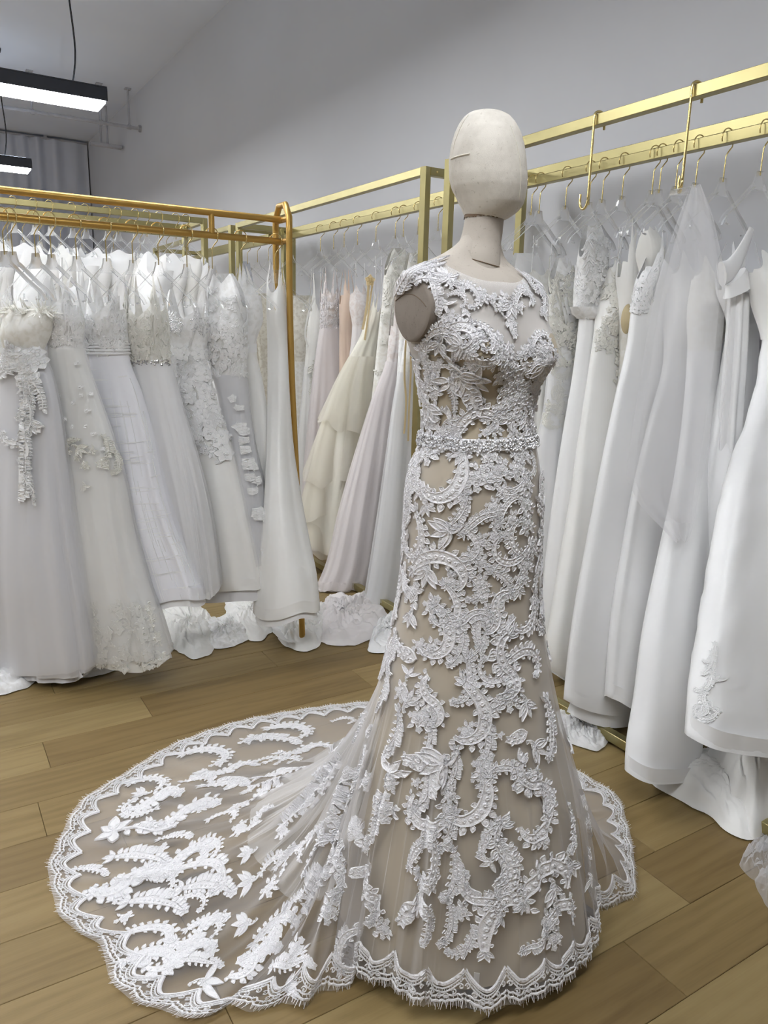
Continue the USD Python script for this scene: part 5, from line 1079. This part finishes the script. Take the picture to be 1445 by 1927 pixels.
# ---------------------------------------------------------------- far wall rack: ivory lace coats behind the round-tube rack
for k, (hk_, rows, lab, sh, mats) in enumerate([
    (484, [(560, 470, 500), (600, 470, 512), (680, 476, 522), (760, 478, 536), (900, 484, 548), (1060, 486, 552)], 'ivory lace coat-dress hanging behind the halter satin gown', 'ivory lace coat-dress', ('lacework_coat', 'lacework_coat')),
    (505, [(548, 485, 530), (600, 482, 535), (680, 488, 545), (760, 490, 556), (900, 492, 560), (1060, 500, 566)], 'champagne lace gown with keyhole neck behind the white slip gown', 'champagne keyhole gown', ('lacework_coat', 'lacework_coat')),
    (548, [(552, 548, 588), (600, 546, 596), (680, 548, 590), (760, 550, 592), (900, 552, 600), (1060, 550, 606)], 'ivory lace sheath just right of the arched gold rack frame', 'ivory lace sheath', ('lacework_coat', 'lacework_ivory')),
    (465, [(486, 444, 470), (540, 446, 476), (660, 452, 490), (800, 460, 500), (1050, 470, 510)], 'silver satin gown glimpsed behind the arched frame', 'silver satin gown', ('silver_satin', 'silver_satin'))]):
    px_gown('M', hk_, sh, lab, rows, 2, mats, folds=(7, .012), depth=(.05, .08), neck='high', seed=90 + k)
# ---------------------------------------------------------------- middle wall rack
g = px_gown('M', 603, 'pale green-grey gown', 'pale greyish tulle gown with floral lace hips, nearest the arched gold frame', [(500, 585, 606), (560, 584, 612), (640, 578, 614), (690, 574, 614), (740, 570, 622), (840, 562, 640), (940, 560, 652), (1010, 560, 655)], 3, ('tulle_ivory', 'tulle_ivory'), folds=(10, .012), neck='v', seed=101, net=('grey_net', .98))
deco(g, g.S, [('y', 588, 700, 40, 270), ('p', 584, 725, 36, 260), ('f', 592, 715, 26, 0), ('f', 600, 690, 24, 0)], 'lace_ivory')
ribbon(g, [(592, 560), (578, 600), (574, 630), (580, 652)], .012, 'tulle_ivory', 'sash', .06)
g = px_gown('M', 628, 'blush beaded gown', 'blush tulle gown with beaded lace bodice between the grey gown and the peach gown', [(500, 608, 634), (560, 604, 634), (618, 604, 636), (640, 600, 642), (700, 592, 660), (780, 584, 668), (880, 576, 668), (980, 570, 664), (1045, 568, 660)], 2, ('lacework_blush', 'tulle_blush'), folds=(12, .014), neck='v', seed=102, net=('blush_net', .97))
scatter(g, g.B, ['sf', 'ss'], 70, .035, 'lace_blush', 103, (.0, .8), name='beaded_lace')
g = px_gown('M', 648, 'peach silk gown', 'peach silk gown with a deep V hanging behind the champagne ruffled gown', [(503, 646, 658), (560, 642, 664), (620, 640, 664), (700, 640, 670), (800, 640, 690), (980, 620, 690)], 2, ('peach_silk', 'peach_silk'), folds=(6, .012), neck='v', seed=104)
g = px_gown('M', 673, 'pale mauve beaded gown', 'pale mauve gown with fringe-beaded bodice beside the peach gown', [(535, 662, 688), (570, 660, 690), (615, 664, 690), (700, 655, 695), (980, 630, 700)], 2, ('lacework_blush', 'tulle_blush'), folds=(6, .012), neck='sweet', seed=105, straps=((-.6, .6), ZH - .23, .003, 'tulle_white'))
g = px_gown('M', 708, 'champagne ruffled gown', 'champagne yellow tulle gown with tiered ruffles down the skirt', [(545, 700, 716), (590, 692, 714), (630, 680, 712), (660, 664, 708), (720, 634, 706), (800, 606, 704), (880, 586, 702), (960, 572, 700), (1034, 565, 690)], 2, ('tulle_champagne', 'tulle_champagne'), folds=(9, .016), depth=(.03, .075), neck='v', seed=106, straps=((-.5, .5), ZH - .21, .004, 'satin_white'), hemwave=.02)
for s0, s1, gr in ((.10, .42, 1.10), (.36, .66, 1.16), (.60, .86, 1.16), (.80, 1.0, 1.10)):
    Q = []
    for i in range(12):
        t = i / 11; sv_ = g.sw + (g.sb - g.sw) * (s0 + (s1 - s0) * t); q = g.ring(sv_, 2 + t * 2, .050 + .055 * t, .012 + .024 * t, 1.0 + (gr - 1) * t)
        q[:, 2] += .035 * np.sin(2 * PHI + s0 * 17) * t * t + .014 * np.sin(7 * PHI + s0 * 20) * t ** 3; q += np.outer(np.sin(9 * PHI + s0 * 30) * .012 * t ** 2, g.n)
        Q.append(q)
    part('ruffle_tier', (np.array(Q).reshape(-1, 3), grid_faces(12, NFI, True)), 'cream_net', g.root, smooth=True, origin=g.o)
ribbon(g, [(694, 522), (692, 560), (688, 590), (682, 620)], .016, 'yellow_ribbon', sw=.03); ribbon(g, [(702, 528), (697, 560), (692, 600), (686, 640)], .012, 'yellow_ribbon', sw=.03)
V, F = at2(MO['fl'], 0, 0, 0); c = on_plane(696, 528, g.p0 + g.n * .045, g.n); part('ribbon_rosette', (c + V[:, :1] * .07 * g.e + V[:, 1:2] * .07 * np.array([0, 0, 1.]) + V[:, 2:3] * .1 * g.n, F), 'yellow_ribbon', g.root, origin=g.o)
g = px_gown('M', 745, 'long-sleeved lace gown', 'ivory sequinned lace gown with tall rounded sleeves, left of the gold post', [(462, 738, 760), (500, 726, 768), (560, 722, 766), (620, 714, 764), (680, 708, 758), (760, 700, 752), (900, 690, 750), (1000, 680, 750)], 3, ('lacework_ivory', 'lacework_ivory'), folds=(5, .008), depth=(.035, .05), neck='high', seed=107)
scatter(g, g.S, ['sf', 'ss'], 60, .04, 'lace_ivory', 108, (.0, .6), name='skirt_lace'); scatter(g, g.B, ['sf', 'ss'], 70, .035, 'lace_ivory', 109, (.1, .95), name='bodice_lace')
g = px_gown('M', 760, 'blush tulle ball gown', 'blush pink tulle ball gown, hem bunched on the floor, before the champagne gown', [(560, 738, 762), (610, 736, 764), (680, 728, 766), (740, 706, 768), (820, 682, 770), (900, 660, 772), (980, 640, 774), (1060, 622, 776), (1112, 600, 770)], 2, ('lacework_blush', 'tulle_blush'), folds=(16, .022), depth=(.03, .09), neck='v', seed=110, net=('blush_net', .985), hemwave=.02)
heap(g.root, [(576, 1192), (585, 1160), (620, 1125), (700, 1115), (730, 1160), (705, 1200), (655, 1218), (610, 1212)], .10, 'tulle_blush', 111, name='bunched_tulle', o=g.o)
g = px_gown('M', 788, 'second sequinned lace gown', 'ivory lace gown with pointed shoulder peeping from behind the gold post', [(470, 768, 794), (520, 760, 800), (580, 758, 802), (640, 752, 800), (760, 746, 800), (900, 740, 800)], 3, ('lacework_ivory', 'lacework_white'), folds=(5, .008), depth=(.035, .05), neck='high', seed=112)
scatter(g, g.B, ['sf', 'ss'], 60, .035, 'lace_ivory', 113, (.1, .95), name='bodice_lace')
g = px_gown('M', 826, 'yellow-ribbon gown', 'pale grey tulle gown with yellow ribbons trailing from its waist beside the mannequin arm', [(600, 770, 815), (660, 760, 815), (700, 752, 818), (760, 742, 820), (860, 730, 820), (980, 715, 820), (1080, 700, 815), (1140, 690, 800)], 2, ('lacework_white', 'tulle_white'), folds=(12, .016), depth=(.03, .07), neck='high', seed=114, net=('grey_net', .97))
heap(g.root, [(690, 1225), (700, 1180), (740, 1150), (780, 1170), (770, 1210), (725, 1232)], .07, 'satin_white', 115, o=g.o)
for pts in ([(764, 640), (761, 700), (764, 760), (760, 816)], [(772, 640), (773, 700), (770, 760), (768, 830)], [(778, 650), (782, 700), (786, 740)], [(785, 650), (784, 720), (780, 790), (776, 806)]): ribbon(g, pts, .011, 'yellow_ribbon', sw=.09)
# ---------------------------------------------------------------- right wall rack
def R(hook, short, label, rows, wi, mats, **k): return px_gown('R', hook, short, label, rows, wi, mats, **k)
g = R(1003, 'sheer sleeve gown', 'sheer pale gown glimpsed between the mannequin neck and the beaded gown', [(470, 968, 1010), (520, 960, 1024), (580, 975, 1030), (640, 1000, 1036), (900, 1000, 1050), (1150, 1005, 1060)], 3, ('tulle_white', 'tulle_ivory'), neck='high', seed=120, folds=(8, .01))
g = R(1018, 'lace-backed gown', 'ivory gown with thin straps directly behind the mannequin shoulder', [(505, 985, 1040), (560, 990, 1045), (640, 1005, 1050), (800, 1000, 1055), (1150, 1000, 1060)], 2, ('lacework_ivory', 'tulle_ivory'), neck='straight', seed=121, folds=(8, .01), straps=((-.6, .6), ZH - .22, .004, 'satin_white'))
g = R(1068, 'jewelled lace gown', 'ivory lace gown studded with dark jewels beside the mannequin shoulder', [(478, 1050, 1066), (530, 1036, 1080), (600, 1032, 1084), (690, 1036, 1082), (760, 1030, 1082), (840, 1016, 1080), (940, 1012, 1078), (1040, 1011, 1070), (1140, 1014, 1070), (1210, 1022, 1075), (1280, 1035, 1080)], 3, ('lacework_white', 'tulle_white'), neck='high', seed=122, folds=(9, .012), net=('grey_net', .95), under=('tulle_grey', .10))
heap(g.root, [(1040, 1345), (1065, 1335), (1120, 1350), (1150, 1385), (1140, 1405), (1125, 1416), (1095, 1405), (1062, 1395)], .055, 'tulle_white', 143, o=g.o)
scatter(g, g.B, ['f2', 'sf', 'ss', 'c'], 90, .05, 'lace_ivory', 123, (.0, .95), name='bodice_lace'); scatter(g, g.S, ['f2', 'ss', 'c'], 40, .055, 'lace_ivory', 124, (.0, .16), name='hip_lace')
ms = [blob(g.B.ev(*g.B.near(x, y))[0] + g.n * .006, .003, 1) for x, y in ((1055, 522), (1071, 516), (1056, 546), (1046, 550), (1055, 560), (1058, 592), (1070, 595), (1071, 653), (1067, 684), (1071, 698), (1044, 622), (1062, 575), (1050, 640))]
part('jewels', join(ms), 'crystal_dark', g.root, origin=g.o, kind='stuff')
g = R(1113, 'sheer-sleeved lace gown', 'ivory gown with sheer lace sleeve and gathered cuff, left of the beaded A-line gown', [(418, 1100, 1128), (470, 1094, 1138), (530, 1088, 1138), (580, 1082, 1132), (600, 1094, 1128), (640, 1090, 1126), (700, 1082, 1135), (800, 1066, 1140), (900, 1052, 1138), (1000, 1040, 1130), (1100, 1030, 1125), (1190, 1026, 1120), (1232, 1028, 1115)], 4, ('lacework_white', 'satin_white'), neck='high', seed=125, folds=(5, .012), under=('crepe_white', .10))
scatter(g, g.B, ['sf', 'ss'], 80, .04, 'lace_petal', 126, (.05, .95), name='sleeve_lace')
q = [g.ring(g.sw - dz, 0, d_, .006, gr) for dz, d_, gr in ((.0, .04, 1.05), (.02, .055, 1.22), (.05, .05, 1.15))]; part('gathered_cuff', (np.array(q).reshape(-1, 3), grid_faces(3, NFI, True)), 'lacework_white', g.root, smooth=True, origin=g.o)
g = R(1138, 'beaded A-line gown', 'ivory satin A-line gown with beaded side panel and a looped strap', [(486, 1150, 1164), (540, 1140, 1168), (600, 1128, 1172), (660, 1116, 1178), (740, 1104, 1184), (840, 1090, 1180), (940, 1078, 1176), (1040, 1062, 1170), (1140, 1046, 1165), (1225, 1034, 1160), (1262, 1038, 1160)], 3, ('satin_ivory', 'satin_ivory'), neck='straight', seed=127, folds=(4, .010), swing=(0, .10), straps=((-.3, .3), ZH - .21, .006, 'satin_white'), under=('crepe_white', .06))
scatter(g, g.B, ['sf', 'ss'], 70, .035, 'lace_ivory', 128, (.0, .9), name='bodice_lace', ur=(.22, .48)); scatter(g, g.S, ['ss', 'sf', 'l'], 70, .045, 'lace_ivory', 129, (.0, .50), name='side_lace', ur=(.05, .26))
part('strap_loop', tube(smooth_path([on_plane(x, y, g.p0 + g.n * .02, g.n) for x, y in ((1151, 487), (1158, 484), (1165, 488), (1167, 496), (1162, 500))], 14), .0035, 6), 'satin_white', g.root, origin=g.o)
g = R(1176, 'nude-cup gown', 'ivory satin gown with nude lined cups folded open above the white gown', [(405, 1184, 1206), (450, 1176, 1208), (510, 1170, 1206), (560, 1172, 1196), (600, 1172, 1190), (700, 1170, 1205), (900, 1150, 1220), (1180, 1130, 1210)], 4, ('satin_ivory', 'lacework_ivory'), neck='v', seed=130, folds=(5, .008))
cpt = on_plane(1181, 590, g.p0 + g.n * .05, g.n); ms = []
tt = np.linspace(0, np.pi, 14); P_ = np.array([[cpt + g.e * (r * .034 * math.cos(a)) + np.array([0, 0, .055 * r * math.sin(a) * (1 if True else 1) - .02]) + g.n * .03 * (1 - r * r) for a in np.linspace(0, 2 * np.pi, 28, endpoint=False)] for r in np.linspace(1, .02, 9)])
part('nude_cup', (P_.reshape(-1, 3), grid_faces(9, 28, True)), 'nude_cup', g.root, smooth=True, origin=g.o, label='tan lined bra cup')
g = R(1234, 'pleated-bodice gown', 'pale pleated chiffon gown hanging between the nude-cup gown and the lace-edged gown', [(425, 1212, 1232), (470, 1210, 1236), (520, 1210, 1236), (580, 1208, 1230), (700, 1205, 1240), (900, 1190, 1250), (1200, 1160, 1250)], 2, ('tulle_ivory', 'tulle_white'), neck='straight', seed=131, folds=(14, .008))
g = R(1247, 'lace-edged satin gown', 'wide white satin gown with lace trim beside its bodice, left of the veil', [(430, 1240, 1262), (480, 1226, 1272), (540, 1200, 1275), (590, 1190, 1275), (640, 1184, 1285), (740, 1162, 1295), (840, 1142, 1298), (940, 1124, 1295), (1040, 1106, 1290), (1140, 1088, 1286), (1240, 1074, 1280), (1325, 1066, 1270)], 3, ('satin_white', 'satin_white'), neck='v', seed=132, swing=(0, .18), folds=(5, .018), depth=(.035, .075), under=('crepe_white', .06))
scatter(g, g.B, ['ss', 'sf'], 50, .035, 'lace_petal', 133, (.0, .8), name='side_lace', ur=(.38, .50))
g = R(1278, 'satin gown behind the veil', 'white satin gown with deep soft folds directly behind the veil', [(470, 1268, 1320), (540, 1262, 1328), (620, 1256, 1325), (680, 1252, 1328), (800, 1222, 1330), (920, 1196, 1325), (1040, 1176, 1318), (1160, 1158, 1300), (1250, 1150, 1290), (1318, 1146, 1275)], 3, ('satin_white', 'satin_white'), neck='sweet', seed=134, swing=(0, .22), folds=(5, .018), depth=(.035, .07))
g = R(1317, 'tall satin column gown', 'long white satin column gown whose hem hangs lowest beside the veil', [(480, 1310, 1362), (540, 1305, 1366), (600, 1300, 1362), (660, 1298, 1352), (760, 1292, 1345), (900, 1276, 1340), (1050, 1246, 1336), (1200, 1216, 1330), (1320, 1200, 1322), (1410, 1186, 1312), (1458, 1184, 1305)], 3, ('lacework_ivory', 'satin_white'), neck='sweet', seed=135, swing=(0, .42), folds=(4, .012), depth=(.03, .06), hemwave=.004)
g = R(1370, 'off-shoulder satin gown', 'white off-shoulder satin gown with a folded cuff sleeve and big floor-length train', [(452, 1368, 1440), (500, 1358, 1436), (545, 1362, 1428), (610, 1375, 1425), (680, 1366, 1436), (800, 1346, 1445), (920, 1326, 1442), (1050, 1312, 1432), (1200, 1304, 1420), (1340, 1300, 1410)], 3, ('satin_white', 'satin_white'), neck='v', seed=136, swing=(0, .22), folds=(6, .018), depth=(.04, .075))
# folded satin sleeve with its turned cuff
for pts, w0, w1, nm in (([(1384, 520), (1388, 535), (1390, 548)], .048, .072, 'cuff'), ([(1414, 430), (1406, 450), (1392, 480), (1372, 508), (1358, 516)], .012, .040, 'off_shoulder_band')):
    P_ = [on_plane(x, y, g.p0 + g.n * .10, g.n) for x, y in pts]; part(nm, sweep(smooth_path(P_, 14), circ(1, 16, .42), up=g.n, scale=np.linspace(w0, w1, 14)), 'satin_white', g.root, smooth=50, origin=g.o)
P_ = [on_plane(x, y, g.p0 + g.n * o_, g.n) for o_, (x, y) in zip((.085, .10, .115, .12, .11, .07), ((1390, 552), (1386, 640), (1379, 740), (1370, 860), (1356, 1000), (1340, 1150)))]; part('pleated_sleeve', sweep(smooth_path(P_, 18), np.array([((.045 + .008 * math.cos(6 * a)) * math.cos(a), (.03 + .008 * math.cos(6 * a)) * math.sin(a)) for a in np.arange(48) * 2 * np.pi / 48]), up=g.n, scale=np.linspace(.8, 1.15, 18)), 'satin_white', g.root, smooth=50, origin=g.o)
heap(g.root, [(1212, 1462), (1240, 1430), (1330, 1415), (1420, 1410), (1500, 1480), (1500, 1560), (1440, 1572), (1395, 1580), (1360, 1560), (1330, 1532), (1270, 1502)], .17, 'satin_ivory', 137, o=g.o, crumple=.22)
g = R(1441, 'embroidered satin gown', 'white satin gown with embroidered scroll near its hem at the right edge', [(470, 1408, 1520), (560, 1430, 1560), (640, 1442, 1560), (700, 1436, 1570), (800, 1410, 1590), (920, 1374, 1610), (1050, 1350, 1640), (1200, 1326, 1660), (1320, 1308, 1680), (1394, 1302, 1690)], 2, ('satin_ivory', 'satin_white'), neck='sweet', seed=138, swing=(0, .42), folds=(4, .012), depth=(.045, .10), wrinkle=.02, hemwave=.006)
deco(g, g.S, [('j', 1337, 1225, 34, 260), ('l', 1334, 1255, 40, 265), ('j', 1332, 1290, 40, 250), ('s2', 1330, 1318, 44, 230), ('c', 1328, 1340, 34, 200), ('y3', 1345, 1280, 34, 60), ('y3', 1350, 1330, 30, 20)], 'lace_petal', name='embroidered_scroll', hs=.7)
heap(g.root, [(1310, 1450), (1380, 1425), (1460, 1440), (1500, 1520), (1460, 1572), (1410, 1580), (1365, 1540)], .42, 'satin_ivory', 139, name='satin_train', o=g.o, crumple=.18)
# a last tulle gown, mostly outside the frame, whose layers spill in at the lower right
p0 = rail_point('R', 1600); n = np.array([0, -1., 0]); PL = []; PR = []
for z, xl, xr in ((1.86, 2.15, 2.45), (1.6, 2.16, 2.46), (1.3, 2.20, 2.42), (1.0, 2.18, 2.46), (.6, 2.16, 2.5), (.25, 2.14, 2.5), (.02, 2.12, 2.5)): PL.append((xl, p0[1] - .12, z)); PR.append((xr, p0[1] - .12, z))
g = build_gown('bridal_gown', 'white tulle gown beyond the right edge, its layers spilling in at the lower right corner', PL, PR, n, 2, ('crepe_white', 'tulle_white'), folds=(14, .02), depth=(.04, .09), neck='sweet', seed=140, net=('veil_net', 1.0)); g.p0, g.e = p0, E_R
hang(p0, 0, 'clear acrylic hanger on the right wall rack holding the tulle gown beyond the right edge')
for sd, ol in ((141, [(1388, 1628), (1400, 1605), (1430, 1595), (1470, 1590), (1520, 1640), (1500, 1700), (1440, 1665), (1410, 1655)]), (142, [(1420, 1655), (1450, 1640), (1540, 1660), (1560, 1760), (1480, 1740), (1440, 1705)])): heap(g.root, ol, .10, 'veil_net', sd, name='tulle_layer', o=g.o)
# ---------------------------------------------------------------- long brass hooks on the front rail, and the veil
def dense(P_, st=.008):
    P_ = np.array(P_); d = np.r_[0, np.cumsum(np.linalg.norm(np.diff(P_, axis=0), axis=1))]; t = np.linspace(0, d[-1], int(d[-1] / st) + 2); return np.stack([np.interp(t, d, P_[:, k]) for k in range(3)], 1)
def long_hook(px, py1, label, jdir):
    p = rail_point('A', px); zb_ = float(onx(px - 5, py1, XR)[2]); t = thing('long_hook', label, 'hook', loc=p); xo = -.021
    a = np.linspace(math.radians(0), math.radians(195), 12)
    xo = -.024; P_ = [(xo, 0, zb_ - p[2] + .03), (xo, 0, .010)] + [(-.024 * math.cos(x), 0, .012 + .014 * math.sin(x)) for x in np.linspace(0, math.pi, 14)] + [(.024, 0, -.025)]
    part('shank', tube(dense(P_), .0042, 8), 'brass', t, smooth=True)
    J = [np.array([xo, 0, zb_ - p[2] + .03]) + jdir * (.018 * (1 - math.cos(x))) + np.array([0, 0, -.018 * math.sin(x) * 1.6]) for x in np.linspace(0, math.pi, 12)]; J.append(J[-1] + np.array([0, 0, .02]))
    part('curl', tube(J, .0042, 8), 'brass', t, smooth=True)
    return p + np.array([xo, 0, zb_ - p[2]])
long_hook(1128, 393, 'long brass hook hanging empty from the front rail above the jewelled gowns', np.array([0, 1., 0]))
vp = long_hook(1312, 360, 'long brass hook on the front rail carrying the tulle veil', np.array([.6, .8, 0]))
ev_ = np.array([.66, -.75, 0]); n = normal_of(ev_)
rows = [(352, 1298, 1318), (400, 1280, 1338), (450, 1262, 1350), (520, 1240, 1362), (600, 1222, 1362), (700, 1206, 1352), (800, 1190, 1338), (880, 1180, 1324), (940, 1200, 1312), (985, 1240, 1304), (1018, 1272, 1292)]
PL = np.array([on_plane(x, y, vp, n) for y, x, _ in rows]); PR = np.array([on_plane(x, y, vp, n) for y, _, x in rows])
vt = thing('tulle_veil', 'sheer white tulle veil hanging in soft folds from a long brass hook', 'veil')
s = np.linspace(0, 1, len(rows)); fl_v, fr_v = PchipInterpolator(s, PL), PchipInterpolator(s, PR); nu_ = 70; uu = np.linspace(0, 1, nu_)
for k in range(2):
    Q = []
    for t in np.linspace(0, 1 - .12 * k, 50):
        a_, b_ = fl_v(t), fr_v(t); c = (a_ + b_) / 2; a_, b_ = c + (a_ - c) * (1 - .2 * k), c + (b_ - c) * (1 - .2 * k)
        Q.append(a_ + (b_ - a_) * uu[:, None] + n * ((.008 + .020 * t) * (np.sin(uu * 15 + k * 2 + t * 3) * .5 + np.sin(uu * 6 + 1 + k + t)) + .035 * k)[:, None])
    part('veil_layer', (np.array(Q).reshape(-1, 3), grid_faces(50, nu_)), 'veil_net', vt, smooth=True)
part('comb', box(*sum([[vp[i] - d, vp[i] + d] for i, d in enumerate((.012, .03, .008))], [])), 'acrylic', vt)
